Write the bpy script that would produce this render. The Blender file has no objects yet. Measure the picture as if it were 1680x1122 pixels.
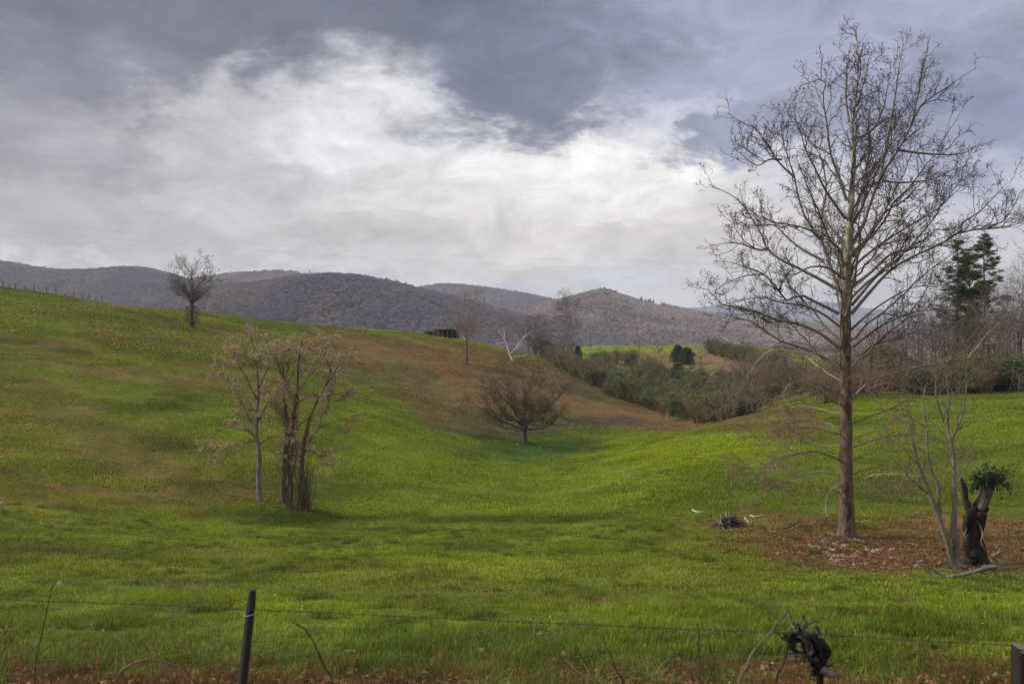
import bpy, math, random
import numpy as np
from mathutils import Vector, Euler

S = bpy.context.scene
COL = S.collection
R = math.radians
rng = np.random.default_rng(7)
random.seed(7)

# ------------------------------------------------------------------ camera
F = 1400.0                      # focal length in photo pixels (photo 1680 x 1122)
HOR = 535.0                     # eye level row in the photo
PITCH = math.atan((561.0 - HOR) / F)
cam = bpy.data.cameras.new("camera")
cam.sensor_width = 36.0
cam.lens = 36.0 * F / 1680.0
cam.clip_start = 0.1
cam.clip_end = 40000.0
cam.dof.use_dof = True
cam.dof.focus_distance = 45.0
cam.dof.aperture_fstop = 3.2
camo = bpy.data.objects.new("camera", cam)
COL.objects.link(camo)
camo.location = (0, 0, 0)
camo.rotation_euler = (R(90) - PITCH, 0, 0)
S.camera = camo

S.view_settings.view_transform = 'Standard'
S.view_settings.look = 'None'
S.view_settings.gamma = 1.0
S.view_settings.use_curve_mapping = False
S.view_settings.exposure = 0.45
S.render.filter_size = 1.0
S.cycles.use_denoising = True
S.cycles.denoising_prefilter = 'NONE'
S.cycles.max_bounces = 6
S.cycles.diffuse_bounces = 2
S.cycles.transparent_max_bounces = 8
S.cycles.volume_bounces = 0

cP, sP = math.cos(PITCH), math.sin(PITCH)
def ray(px, py):
    """direction of the ray through a photo pixel, scaled to y = 1"""
    a = (px - 840.0) / F; b = (561.0 - py) / F
    y = cP + b * sP; z = -sP + b * cP
    return a / y, z / y
def at(px, py, Y):
    a, b = ray(px, py)
    return np.array([a * Y, Y, b * Y])
def project(x, y, z):
    d = y * cP - z * sP; u = y * sP + z * cP
    return 840.0 + F * x / d, 561.0 - F * u / d
def angles(px, py):
    a, b = ray(px, py)
    return math.atan2(a, 1.0), math.atan2(b, math.hypot(a, 1.0))

# ------------------------------------------------------------------ world, sun
SUN_AZ, SUN_EL = R(-80), R(31)          # azimuth from +Y towards +X
W = bpy.data.worlds.new("World"); S.world = W; W.use_nodes = True
def build_world():
    nt = W.node_tree; N = nt.nodes; L = nt.links; N.clear()
    def node(t, **k):
        n = N.new(t)
        for a, b in k.items(): setattr(n, a, b)
        return n
    def m(op, a, b=None, c=None, clamp=False):
        n = node('ShaderNodeMath', operation=op, use_clamp=clamp)
        for i, v in enumerate((a, b, c)):
            if v is None: continue
            if isinstance(v, (int, float)): n.inputs[i].default_value = v
            else: L.new(v, n.inputs[i])
        return n.outputs[0]
    def mix(f, a, b, bt='MIX'):
        n = node('ShaderNodeMix', data_type='RGBA', blend_type=bt)
        for i, v in ((0, f), (6, a), (7, b)):
            if isinstance(v, (int, float)): n.inputs[i].default_value = v
            elif isinstance(v, tuple): n.inputs[i].default_value = (*v, 1)
            else: L.new(v, n.inputs[i])
        return n.outputs[2]
    tc = node('ShaderNodeTexCoord')
    D = tc.outputs['Generated']
    sx = node('ShaderNodeSeparateXYZ'); L.new(D, sx.inputs[0])
    x, y, z = sx.outputs
    az0 = m('ARCTAN2', x, y)
    el0 = m('ARCSINE', z)
    # cloud noise on a direction stretched so that the lower clouds lie flatter
    mp = node('ShaderNodeMapping'); mp.inputs['Scale'].default_value = (1, 1, 2.1); L.new(D, mp.inputs[0])
    def noise(scale, detail, rough, off, dist=0.0):
        n = node('ShaderNodeTexNoise'); n.noise_dimensions = '3D'
        mm = node('ShaderNodeMapping'); mm.inputs['Location'].default_value = off; L.new(mp.outputs[0], mm.inputs[0])
        L.new(mm.outputs[0], n.inputs['Vector'])
        n.inputs['Scale'].default_value = scale; n.inputs['Detail'].default_value = detail
        n.inputs['Roughness'].default_value = rough; n.inputs['Distortion'].default_value = dist
        return n.outputs['Fac'], n.outputs['Color']
    _, w1 = noise(5.0, 7, 0.58, (3.1, 7.7, 1.2), 0.3)
    sw = node('ShaderNodeSeparateColor'); L.new(w1, sw.inputs[0])
    _, w2 = noise(13.0, 9, 0.62, (1.3, 4.4, 9.2), 0.2)
    s2 = node('ShaderNodeSeparateColor'); L.new(w2, s2.inputs[0])
    az = m('MULTIPLY_ADD', m('SUBTRACT', sw.outputs[0], 0.5), 0.26, az0)
    el = m('MULTIPLY_ADD', m('SUBTRACT', sw.outputs[1], 0.5), 0.17, el0)
    az = m('MULTIPLY_ADD', m('SUBTRACT', s2.outputs[0], 0.5), 0.18, az)
    el = m('MULTIPLY_ADD', m('SUBTRACT', s2.outputs[1], 0.5), 0.14, el)
    # overcast dome: brighter overhead and behind, plainer low down
    ov = m('MULTIPLY_ADD', m('MAXIMUM', z, 0.0), 0.75, 0.42)
    col = mix(1.0, (0.90, 0.92, 1.0), mix(0.0, (1, 1, 1), (1, 1, 1)), 'MULTIPLY')
    vm = node('ShaderNodeVectorMath', operation='SCALE'); L.new(col, vm.inputs[0]); L.new(ov, vm.inputs['Scale'])
    col = vm.outputs[0]
    # cloud masses: where they hang (photo column, row), half size, softness, colour
    for (px, py, rx, ry, so, c, st) in SKY_MASSES:
        a, e = angles(px, py)
        da = m('DIVIDE', m('SUBTRACT', az, a), rx / F)
        de = m('DIVIDE', m('SUBTRACT', el, e), ry / F)
        d = m('SQRT', m('ADD', m('MULTIPLY', da, da), m('MULTIPLY', de, de)))
        mr = node('ShaderNodeMapRange', interpolation_type='SMOOTHSTEP')
        L.new(d, mr.inputs[0])
        mr.inputs[1].default_value = 1 + so; mr.inputs[2].default_value = max(0.0, 1 - so)
        mr.inputs[3].default_value = 0; mr.inputs[4].default_value = st
        col = mix(mr.outputs[0], col, c)
    f1, _ = noise(10.0, 10, 0.66, (0, 0, 0), 0.6)
    f2, _ = noise(3.0, 5, 0.5, (5, 2, 8), 0.2)
    g = m('ADD', m('MULTIPLY', f1, 0.75), m('MULTIPLY', f2, 0.45))
    g = m('MULTIPLY_ADD', m('SUBTRACT', g, 0.6), SKY_DETAIL, 1.0)
    vm = node('ShaderNodeVectorMath', operation='SCALE'); L.new(col, vm.inputs[0]); L.new(g, vm.inputs['Scale'])
    sky = node('ShaderNodeTexSky', sky_type='NISHITA', sun_disc=False)
    sky.sun_elevation = SUN_EL; sky.sun_rotation = SUN_AZ
    b1 = node('ShaderNodeBackground'); L.new(sky.outputs[0], b1.inputs[0]); b1.inputs[1].default_value = 0.06
    b2 = node('ShaderNodeBackground'); L.new(vm.outputs[0], b2.inputs[0]); b2.inputs[1].default_value = 0.93
    mx = node('ShaderNodeMixShader'); mx.inputs[0].default_value = 0.93
    L.new(b1.outputs[0], mx.inputs[1]); L.new(b2.outputs[0], mx.inputs[2])
    out = node('ShaderNodeOutputWorld'); L.new(mx.outputs[0], out.inputs[0])
SKY_DETAIL = 1.6
SKY_MASSES = [
    # px, py, rx, ry, soft, colour, strength
    (840, 300, 1500, 420, 0.5, (0.42, 0.41, 0.42), 1.0),
    (420, -50, 1250, 275, 0.45, (0.128, 0.130, 0.178), 1.0),
    (760, 40, 440, 165, 0.5, (0.112, 0.120, 0.178), 0.92), (300, 90, 330, 120, 0.6, (0.125, 0.128, 0.168), 0.85),
    (1380, 40, 420, 190, 0.6, (0.295, 0.308, 0.425), 0.9),
    (1690, 180, 230, 95, 0.5, (0.19, 0.21, 0.32), 0.95),
    (1620, 330, 260, 80, 0.7, (0.50, 0.50, 0.59), 0.8),
    (110, 265, 400, 130, 0.6, (0.235, 0.23, 0.25), 0.92),
    (680, 290, 400, 120, 0.5, (0.62, 0.605, 0.61), 0.95),
    (585, 215, 140, 85, 0.9, (0.74, 0.74, 0.755), 0.75),
    (400, 250, 120, 80, 0.7, (0.40, 0.395, 0.41), 0.75),
    (690, 215, 100, 50, 0.6, (0.66, 0.66, 0.68), 0.8),
    (1010, 290, 230, 90, 0.5, (0.86, 0.835, 0.81), 0.95),
    (1100, 190, 110, 50, 0.7, (0.60, 0.61, 0.69), 0.75),
    (860, 135, 180, 85, 0.4, (0.150, 0.162, 0.24), 0.97),
    (1215, 240, 95, 42, 0.4, (0.22, 0.24, 0.345), 0.92),
    (540, 300, 130, 30, 0.7, (0.50, 0.485, 0.49), 0.7),
    (780, 335, 330, 40, 0.8, (0.66, 0.635, 0.63), 0.6),
    (850, 405, 650, 45, 0.7, (0.62, 0.575, 0.56), 0.85),
    (120, 390, 450, 60, 0.7, (0.37, 0.355, 0.355), 0.88),
    (1000, 455, 460, 26, 0.8, (0.60, 0.575, 0.57), 0.8),
    (700, 432, 200, 14, 0.7, (0.52, 0.50, 0.50), 0.6),
    (260, 438, 300, 14, 0.8, (0.62, 0.60, 0.60), 0.6),
    (1120, 496, 260, 14, 0.8, (0.58, 0.60, 0.64), 0.6),
]
build_world()

sl = bpy.data.lights.new("sun", 'SUN'); sl.energy = 3.2; sl.angle = R(12); sl.color = (1.0, 0.93, 0.83)
so = bpy.data.objects.new("sun", sl); COL.objects.link(so)
sd = Vector((math.sin(SUN_AZ) * math.cos(SUN_EL), math.cos(SUN_AZ) * math.cos(SUN_EL), math.sin(SUN_EL)))
so.rotation_euler = sd.to_track_quat('Z', 'Y').to_euler()
so.location = (0, 0, 60)

# ------------------------------------------------------------------ helpers
def _h(ix, iy, seed):
    n = (ix.astype(np.int64) * 374761393 + iy.astype(np.int64) * 668265263 + seed * 982451653) & 0xFFFFFFFF
    n = ((n ^ (n >> 13)) * 1274126177) & 0xFFFFFFFF
    return ((n ^ (n >> 16)) & 0xFFFF) / 65535.0
def vnoise(x, y, seed=0):
    x = np.asarray(x, float); y = np.asarray(y, float)
    ix = np.floor(x); iy = np.floor(y); fx = x - ix; fy = y - iy
    ix = ix.astype(np.int64); iy = iy.astype(np.int64)
    u = fx * fx * (3 - 2 * fx); v = fy * fy * (3 - 2 * fy)
    a = _h(ix, iy, seed); b = _h(ix + 1, iy, seed); c = _h(ix, iy + 1, seed); d = _h(ix + 1, iy + 1, seed)
    return (a * (1 - u) + b * u) * (1 - v) + (c * (1 - u) + d * u) * v
def fbm(x, y, octv=5, seed=0, gain=0.5):
    s = 0; a = 1; t = 0
    for k in range(octv):
        s = s + a * vnoise(x * 2 ** k + 17.3 * k, y * 2 ** k - 9.1 * k, seed + k); t += a; a *= gain
    return s / t
def sstep(a, b, x):
    t = np.clip((x - a) / (b - a), 0, 1); return t * t * (3 - 2 * t)

class Geo:
    """collects faces, links them as one mesh object"""
    def __init__(s): s.v = []; s.f4 = []; s.f3 = []; s.c = []; s.n = 0
    def add(s, v, f, col):
        v = np.asarray(v, float).reshape(-1, 3); f = np.asarray(f, np.int64)
        c = np.broadcast_to(np.asarray(col, float), (len(v), 3))
        s.v.append(v); s.c.append(c)
        (s.f4 if f.shape[1] == 4 else s.f3).append(f + s.n); s.n += len(v)
    def mesh(s, name, mat, smooth=True):
        me = bpy.data.meshes.new(name)
        v = np.concatenate(s.v).astype(np.float32); c = np.concatenate(s.c)
        q = np.concatenate(s.f4) if s.f4 else np.zeros((0, 4), np.int64)
        t = np.concatenate(s.f3) if s.f3 else np.zeros((0, 3), np.int64)
        me.vertices.add(len(v)); me.vertices.foreach_set('co', v.ravel())
        me.loops.add(q.size + t.size)
        me.loops.foreach_set('vertex_index', np.concatenate([q.ravel(), t.ravel()]).astype(np.int32))
        me.polygons.add(len(q) + len(t))
        st = np.concatenate([np.arange(len(q)) * 4, q.size + np.arange(len(t)) * 3]).astype(np.int32)
        me.polygons.foreach_set('loop_start', st)
        if smooth: me.polygons.foreach_set('use_smooth', np.ones(len(st), bool))
        me.update(calc_edges=True)
        a = me.attributes.new('Col', 'FLOAT_COLOR', 'POINT')
        a.data.foreach_set('color', np.concatenate([c, np.ones((len(c), 1))], 1).astype(np.float32).ravel())
        me.materials.append(mat)
        return me
    def obj(s, name, mat, parent=None, smooth=True):
        o = bpy.data.objects.new(name, s.mesh(name, mat, smooth)); COL.objects.link(o)
        if parent is not None: o.parent = parent
        return o
def tag(o, label=None, cat=None, group=None, kind=None):
    for k, v in (('label', label), ('category', cat), ('group', group), ('kind', kind)):
        if v: o[k] = v
    return o
def empty(name, loc, rz=0.0, sc=1.0):
    o = bpy.data.objects.new(name, None); COL.objects.link(o)
    o.empty_display_size = 0.3
    o.location = tuple(loc); o.rotation_euler = (0, 0, rz); o.scale = (sc, sc, sc)
    return o
def dup(root, loc, rz=0.0, sc=1.0, label=None, group=None):
    r = root.copy(); COL.objects.link(r)
    r.location = tuple(loc); r.rotation_euler = (0, 0, rz); r.scale = (sc, sc, sc) if not hasattr(sc, '__len__') else sc
    if label: r['label'] = label
    if group: r['group'] = group
    for ch in list(root.children):
        c = ch.copy(); COL.objects.link(c); c.parent = r
        for g in ch.children:
            d = g.copy(); COL.objects.link(d); d.parent = c
    return r

# ------------------------------------------------------------------ materials
def new_mat(name):
    mt = bpy.data.materials.new(name); mt.use_nodes = True
    nt = mt.node_tree
    return mt, nt, nt.nodes['Principled BSDF']
def mat_attr(name, rough=0.9, nscale=6.0, amt=0.5, bump=0.0, bscale=40.0, trans=0.0, stretch=(1, 1, 1), spec=0.2, instancer=False):
    """colour from the object's own vertex colours, broken up by noise"""
    mt, nt, b = new_mat(name)
    at_ = nt.nodes.new('ShaderNodeAttribute'); at_.attribute_name = 'Col'
    base = at_.outputs['Color']
    if instancer:
        a2 = nt.nodes.new('ShaderNodeAttribute'); a2.attribute_name = 'gcol'; a2.attribute_type = 'INSTANCER'
        mm = nt.nodes.new('ShaderNodeMix'); mm.data_type = 'RGBA'; mm.blend_type = 'MULTIPLY'; mm.inputs[0].default_value = 1
        nt.links.new(base, mm.inputs[6]); nt.links.new(a2.outputs['Color'], mm.inputs[7]); base = mm.outputs[2]
    tc = nt.nodes.new('ShaderNodeTexCoord'); mp = nt.nodes.new('ShaderNodeMapping'); mp.inputs['Scale'].default_value = stretch
    nt.links.new(tc.outputs['Object'], mp.inputs[0])
    if amt > 0:
        no = nt.nodes.new('ShaderNodeTexNoise'); no.inputs['Scale'].default_value = nscale; no.inputs['Detail'].default_value = 6
        no.inputs['Roughness'].default_value = 0.65
        nt.links.new(mp.outputs[0], no.inputs['Vector'])
        mr = nt.nodes.new('ShaderNodeMapRange'); mr.inputs[1].default_value = 0.3; mr.inputs[2].default_value = 0.7
        mr.inputs[3].default_value = 1 - amt; mr.inputs[4].default_value = 1 + amt
        nt.links.new(no.outputs['Fac'], mr.inputs[0])
        vm = nt.nodes.new('ShaderNodeVectorMath'); vm.operation = 'SCALE'
        nt.links.new(base, vm.inputs[0]); nt.links.new(mr.outputs[0], vm.inputs['Scale'])
        base = vm.outputs[0]
    nt.links.new(base, b.inputs['Base Color'])
    b.inputs['Roughness'].default_value = rough
    b.inputs['Specular IOR Level'].default_value = spec
    if bump > 0:
        n2 = nt.nodes.new('ShaderNodeTexNoise'); n2.inputs['Scale'].default_value = bscale; n2.inputs['Detail'].default_value = 8
        n2.inputs['Roughness'].default_value = 0.7
        nt.links.new(mp.outputs[0], n2.inputs['Vector'])
        bp = nt.nodes.new('ShaderNodeBump'); bp.inputs['Strength'].default_value = 0.9; bp.inputs['Distance'].default_value = bump
        nt.links.new(n2.outputs['Fac'], bp.inputs['Height']); nt.links.new(bp.outputs[0], b.inputs['Normal'])
    if trans > 0:
        tr = nt.nodes.new('ShaderNodeBsdfTranslucent'); nt.links.new(base, tr.inputs[0])
        ms = nt.nodes.new('ShaderNodeMixShader'); ms.inputs[0].default_value = trans
        out = nt.nodes['Material Output']
        nt.links.new(b.outputs[0], ms.inputs[1]); nt.links.new(tr.outputs[0], ms.inputs[2]); nt.links.new(ms.outputs[0], out.inputs[0])
    return mt
M_BARK = mat_attr('bark', nscale=5.0, amt=0.55, bump=0.03, bscale=22.0, stretch=(1, 1, 0.35))
M_TWIG = mat_attr('twig_bark', nscale=9.0, amt=0.25)
M_LEAF = mat_attr('leaf', nscale=14.0, amt=0.3, trans=0.3, rough=0.7)
M_GRASS = mat_attr('grass_blade', amt=0.0, trans=0.35, rough=0.8, spec=0.06, instancer=True)
M_FOREST = mat_attr('far_tree', amt=0.0, instancer=True)
M_EARTH = mat_attr('pasture_ground', nscale=2.2, amt=0.38, bump=0.10, bscale=5.0, spec=0.04)
M_HILL = mat_attr('forest_floor', nscale=0.02, amt=0.35)
M_STONE = mat_attr('stone', nscale=14.0, amt=0.35, bump=0.01, bscale=60.0)
M_WOOD = mat_attr('weathered_wood', nscale=10.0, amt=0.5, bump=0.012, bscale=60.0, stretch=(1, 1, 0.2))
M_STEEL = mat_attr('rusty_steel', nscale=30.0, amt=0.45, bump=0.002, bscale=200.0, rough=0.7, spec=0.4)

# ------------------------------------------------------------------ the land
# every column lists (distance, photo row) for what is seen, then (distance, 'height') behind the crests
NEAR = [(9, 1122), (12, 1060), (16, 1005)]
LB = [(240, -6.0), (300, -12.0), (400, -25.0), (550, -38.0), (700, -46.0), (900, -48.0)]
RB = [(430, -11.0), (550, -25.0), (700, -46.0), (900, -48.0)]
WB = [(120, -8.6), (150, -9.5), (200, -9.5), (300, -13.0), (420, -24.0), (550, -36.0), (700, -46.0), (900, -48.0)]
LAND = {
    -900: ([(22, 925), (30, 850), (40, 770), (50, 700), (65, 610), (80, 550), (100, 480), (120, 430), (145, 395), (165, 385)], [(200, 8)] + LB),
    -300: ([(22, 935), (30, 870), (40, 795), (50, 728), (65, 652), (80, 592), (100, 530), (120, 478), (140, 442), (158, 432)], [(185, 6)] + LB),
    0: ([(22, 945), (30, 890), (40, 822), (50, 757), (65, 682), (80, 622), (100, 560), (120, 508), (140, 474), (155, 466)], [(185, 3)] + LB),
    200: ([(22, 950), (30, 900), (40, 850), (50, 785), (65, 706), (80, 646), (100, 588), (125, 532), (150, 503), (170, 497)], [(200, 2)] + LB),
    315: ([(22, 953), (30, 906), (40, 866), (50, 800), (65, 720), (80, 662), (100, 606), (125, 556), (140, 537), (165, 512), (190, 506)], [(215, 1)] + LB),
    430: ([(22, 955), (30, 910), (40, 872), (47, 822), (55, 776), (65, 730), (80, 674), (100, 620), (125, 573), (150, 545), (175, 528), (195, 521)], [(220, 0)] + LB),
    500: ([(22, 955), (30, 911), (40, 873), (44, 858), (50, 822), (55, 796), (65, 738), (80, 678), (100, 638), (125, 592), (150, 560), (180, 537), (200, 527)], [(222, -1)] + LB),
    600: ([(22, 956), (30, 912), (40, 873), (46, 856), (55, 808), (65, 757), (80, 699), (100, 660), (125, 612), (150, 577), (180, 549), (200, 537)], [(222, -2)] + LB),
    700: ([(22, 956), (30, 912), (40, 872), (50, 834), (65, 777), (80, 728), (100, 682), (125, 636), (150, 596), (180, 562), (200, 546)], [(225, -4)] + LB),
    800: ([(22, 957), (30, 912), (40, 870), (50, 838), (65, 794), (80, 754), (100, 708), (125, 655), (150, 616), (175, 584), (200, 561)], [(225, -5.5)] + LB),
    880: ([(22, 957), (30, 912), (40, 868), (50, 840), (65, 801), (80, 766), (95, 734), (110, 702), (130, 664), (150, 630), (175, 602), (200, 584)], [(230, -8.5), (300, -10), (360, -12)] + RB),
    950: ([(22, 957), (30, 912), (40, 867), (50, 836), (65, 794), (80, 761), (95, 735), (105, 717), (120, 694), (140, 662), (160, 634), (180, 614), (200, 601), (250, 584), (300, 574), (360, 566)], RB),
    1050: ([(22, 957), (30, 910), (40, 864), (50, 822), (65, 770), (80, 737), (95, 719), (110, 709), (125, 697), (140, 684), (160, 664), (200, 628), (250, 598), (300, 578), (360, 565)], RB),
    1130: ([(22, 956), (30, 909), (40, 862), (50, 810), (65, 752), (80, 715), (92, 702)], [(112, -14.2), (140, -15.3), (165, -15.2), (200, -13.8), (250, -12), (300, -9.6), (360, -7.6)] + RB),
    1200: ([(22, 956), (30, 907), (40, 857), (50, 806), (65, 747), (80, 705), (92, 686)], [(112, -12.6), (140, -14.5), (165, -14.2), (200, -13), (250, -11.2), (300, -9), (360, -7)] + RB),
    1300: ([(22, 956), (30, 906), (36, 874), (42, 840), (50, 800), (65, 737), (80, 695), (94, 671)], [(115, -10.2), (150, -12), (200, -11.5), (250, -10.5), (300, -10), (360, -9)] + RB),
    1400: ([(22, 957), (30, 908), (35, 882), (42, 838), (50, 795), (65, 730), (80, 688), (95, 662)], WB),
    1550: ([(22, 960), (27, 932), (35, 880), (42, 832), (50, 786), (65, 720), (80, 677), (95, 651)], WB),
    1680: ([(22, 962), (27, 934), (35, 876), (42, 826), (50, 778), (65, 713), (80, 671), (95, 646)], WB),
    1900: ([(22, 962), (27, 932), (35, 872), (42, 818), (50, 768), (65, 702), (80, 660), (95, 632)], WB),
    2600: ([(22, 962), (27, 930), (35, 866), (42, 808), (50, 752), (65, 680), (80, 635), (95, 606)], WB),
}
LY = np.exp(np.linspace(math.log(1.2), math.log(900), 420))
LU = np.arange(-900, 2601, 10.0)
def gsmooth(a, sig, axis):
    k = int(3 * sig) + 1; w = np.exp(-0.5 * (np.arange(-k, k + 1) / sig) ** 2); w /= w.sum()
    p = [(0, 0), (0, 0)]; p[axis] = (k, k)
    b = np.pad(a, p, mode='edge')
    return np.apply_along_axis(lambda q: np.convolve(q, w, 'valid'), axis, b)
def build_land():
    cu = sorted(LAND); T = []
    for u in cu:
        seen, hid = LAND[u]
        Ys = [1.2, 3, 6]; Zs = [-1.95, -2.15, -2.95]
        for (Y, py) in NEAR + seen: Ys.append(Y); Zs.append(ray(u, py)[1] * Y)
        for (Y, z) in hid: Ys.append(Y); Zs.append(z)
        T.append(np.interp(np.log(LY), np.log(Ys), Zs))
    T = np.array(T)
    out = np.array([np.interp(LU, cu, T[:, j]) for j in range(len(LY))]).T    # (nu, nY)
    out = gsmooth(out, 3.0, 1)
    out = gsmooth(out, 2.6, 0)
    return out
LZ = build_land()
def height(x, y):
    x = np.asarray(x, float); y = np.asarray(y, float)
    u = np.clip((840 + F * x / np.maximum(y, 0.5) - LU[0]) / 10.0, 0, len(LU) - 1.001)
    v = np.clip((np.log(np.clip(y, 1.2, 900)) - math.log(1.2)) / (math.log(900 / 1.2) / (len(LY) - 1)), 0, len(LY) - 1.001)
    i = u.astype(int); j = v.astype(int); a = u - i; b = v - j
    z = (LZ[i, j] * (1 - a) + LZ[i + 1, j] * a) * (1 - b) + (LZ[i, j + 1] * (1 - a) + LZ[i + 1, j + 1] * a) * b
    z = z + (fbm(x / 3.0, y / 3.0, 4, 3) - 0.5) * 0.30 * sstep(6, 20, y) + (fbm(x / 14.0, y / 14.0, 3, 8) - 0.5) * 0.8 * sstep(25, 70, y)
    return z
_YM = np.exp(np.linspace(math.log(5), math.log(600), 1500))
def ground(px, py):
    """the first land point behind a photo pixel"""
    a, b = ray(px, py)
    z = height(a * _YM, _YM); hit = np.nonzero(z >= b * _YM)[0]
    k = hit[0] if len(hit) else len(_YM) - 1
    Y = _YM[k]
    return np.array([a * Y, Y, float(height(a * Y, Y))])
def stand(px, Y):
    a = (px - 840.0) / F
    return np.array([a * Y, Y, float(height(a * Y, Y))])

# colours laid over the sward: (column, row, half width, half height, colour, strength)
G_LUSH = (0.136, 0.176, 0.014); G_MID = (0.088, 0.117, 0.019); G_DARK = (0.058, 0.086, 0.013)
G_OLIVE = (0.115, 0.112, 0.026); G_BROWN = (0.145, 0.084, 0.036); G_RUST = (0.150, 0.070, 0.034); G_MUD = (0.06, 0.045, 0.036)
PATCH = [
    (100, 580, 130, 30, G_BROWN, 0.31), (70, 640, 100, 26, G_BROWN, 0.34), (240, 625, 70, 22, G_BROWN, 0.22), (170, 720, 190, 34, G_BROWN, 0.28),
    (180, 775, 170, 16, G_BROWN, 0.37), (60, 850, 110, 12, G_BROWN, 0.25), (90, 903, 130, 9, G_BROWN, 0.43), (330, 630, 50, 24, G_BROWN, 0.37),
    (230, 498, 90, 10, (0.2, 0.13, 0.06), .8), (250, 665, 90, 18, G_DARK, .6), (420, 640, 60, 24, G_BROWN, 0.22), (330, 560, 110, 20, G_OLIVE, .6),
    (630, 570, 150, 30, G_BROWN, .95), (720, 605, 170, 44, G_BROWN, .95), (790, 640, 110, 44, G_BROWN, .9), (560, 555, 90, 18, G_BROWN, .6),
    (640, 560, 60, 14, G_OLIVE, .6), (700, 640, 70, 26, (0.11, 0.115, 0.035), .75), (590, 590, 60, 14, (0.11, 0.115, 0.035), .6),
    (770, 600, 70, 26, G_RUST, .75), (880, 630, 110, 34, (0.155, 0.10, 0.055), .95), (960, 660, 90, 36, G_RUST, .85), (1040, 683, 90, 20, G_RUST, .9), (930, 640, 80, 36, G_RUST, .8), (820, 622, 80, 40, G_BROWN, .8), (660, 590, 150, 36, G_BROWN, .7),
    (740, 690, 90, 22, G_OLIVE, .6), (650, 545, 120, 8, G_LUSH, .7), (740, 555, 90, 8, G_LUSH, .7),
    (600, 592, 80, 36, G_BROWN, .8), (560, 575, 70, 30, G_BROWN, .7), (690, 655, 90, 34, (0.10, 0.085, 0.036), .85), (800, 695, 90, 24, (0.095, 0.085, 0.038), .8), (890, 695, 70, 24, (0.10, 0.085, 0.04), .8), (640, 620, 70, 26, (0.098, 0.098, 0.04), .6),
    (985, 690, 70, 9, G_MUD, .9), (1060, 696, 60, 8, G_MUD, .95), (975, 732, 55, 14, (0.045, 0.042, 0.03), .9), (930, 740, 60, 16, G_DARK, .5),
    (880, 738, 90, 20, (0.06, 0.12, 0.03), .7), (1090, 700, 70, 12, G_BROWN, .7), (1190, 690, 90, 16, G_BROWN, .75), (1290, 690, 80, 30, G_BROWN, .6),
    (1110, 745, 190, 34, (0.168, 0.212, 0.010), .95), (860, 775, 150, 22, G_LUSH, .8), (610, 660, 70, 50, G_LUSH, .6), (960, 800, 220, 40, G_LUSH, .55), (620, 690, 90, 50, G_LUSH, .5), (680, 740, 130, 40, G_LUSH, .6), (350, 880, 280, 14, G_LUSH, .55), (700, 872, 120, 8, (0.14, 0.16, 0.02), .6),
    (470, 848, 120, 17, G_DARK, .9), (620, 870, 70, 8, G_DARK, .8), (730, 896, 110, 9, G_DARK, .75), (270, 958, 90, 12, (0.075, 0.08, 0.035), .8), (420, 950, 60, 10, G_DARK, .8),  # darker green, strongest below the left leafy trees
    (1180, 800, 120, 40, G_DARK, .35), (1600, 760, 120, 60, G_MID, .6), (1640, 700, 130, 30, G_LUSH, .4),
    (700, 975, 160, 12, G_OLIVE, .6), (900, 965, 60, 8, G_DARK, .6), (980, 985, 60, 8, G_BROWN, .5), (300, 905, 130, 10, G_OLIVE, .5),
    (1290, 865, 140, 26, G_BROWN, .7), (1380, 905, 180, 32, (0.13, 0.065, 0.028), .9), (1560, 870, 190, 34, G_BROWN, .8), (1620, 915, 160, 30, (0.10, 0.06, 0.028), .95), (1660, 870, 130, 36, (0.13, 0.08, 0.036), .9), (760, 650, 120, 40, G_BROWN, .7), (560, 568, 90, 24, G_BROWN, .7), (1460, 925, 100, 18, G_RUST, .8),
    (1180, 600, 90, 30, (0.17, 0.095, 0.065), .95), (1230, 630, 90, 26, (0.17, 0.095, 0.065), .95), (1090, 568, 130, 5, (0.115, 0.14, 0.02), 1.), (1060, 632, 170, 34, (0.085, 0.08, 0.035), .95), (1080, 590, 120, 14, G_BROWN, .9),
    (840, 1135, 1300, 22, (0.10, 0.052, 0.026), 1.0), (1240, 1105, 220, 26, (0.10, 0.052, 0.026), .8), (60, 1105, 140, 16, (0.085, 0.05, 0.028), .8),
]
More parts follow.
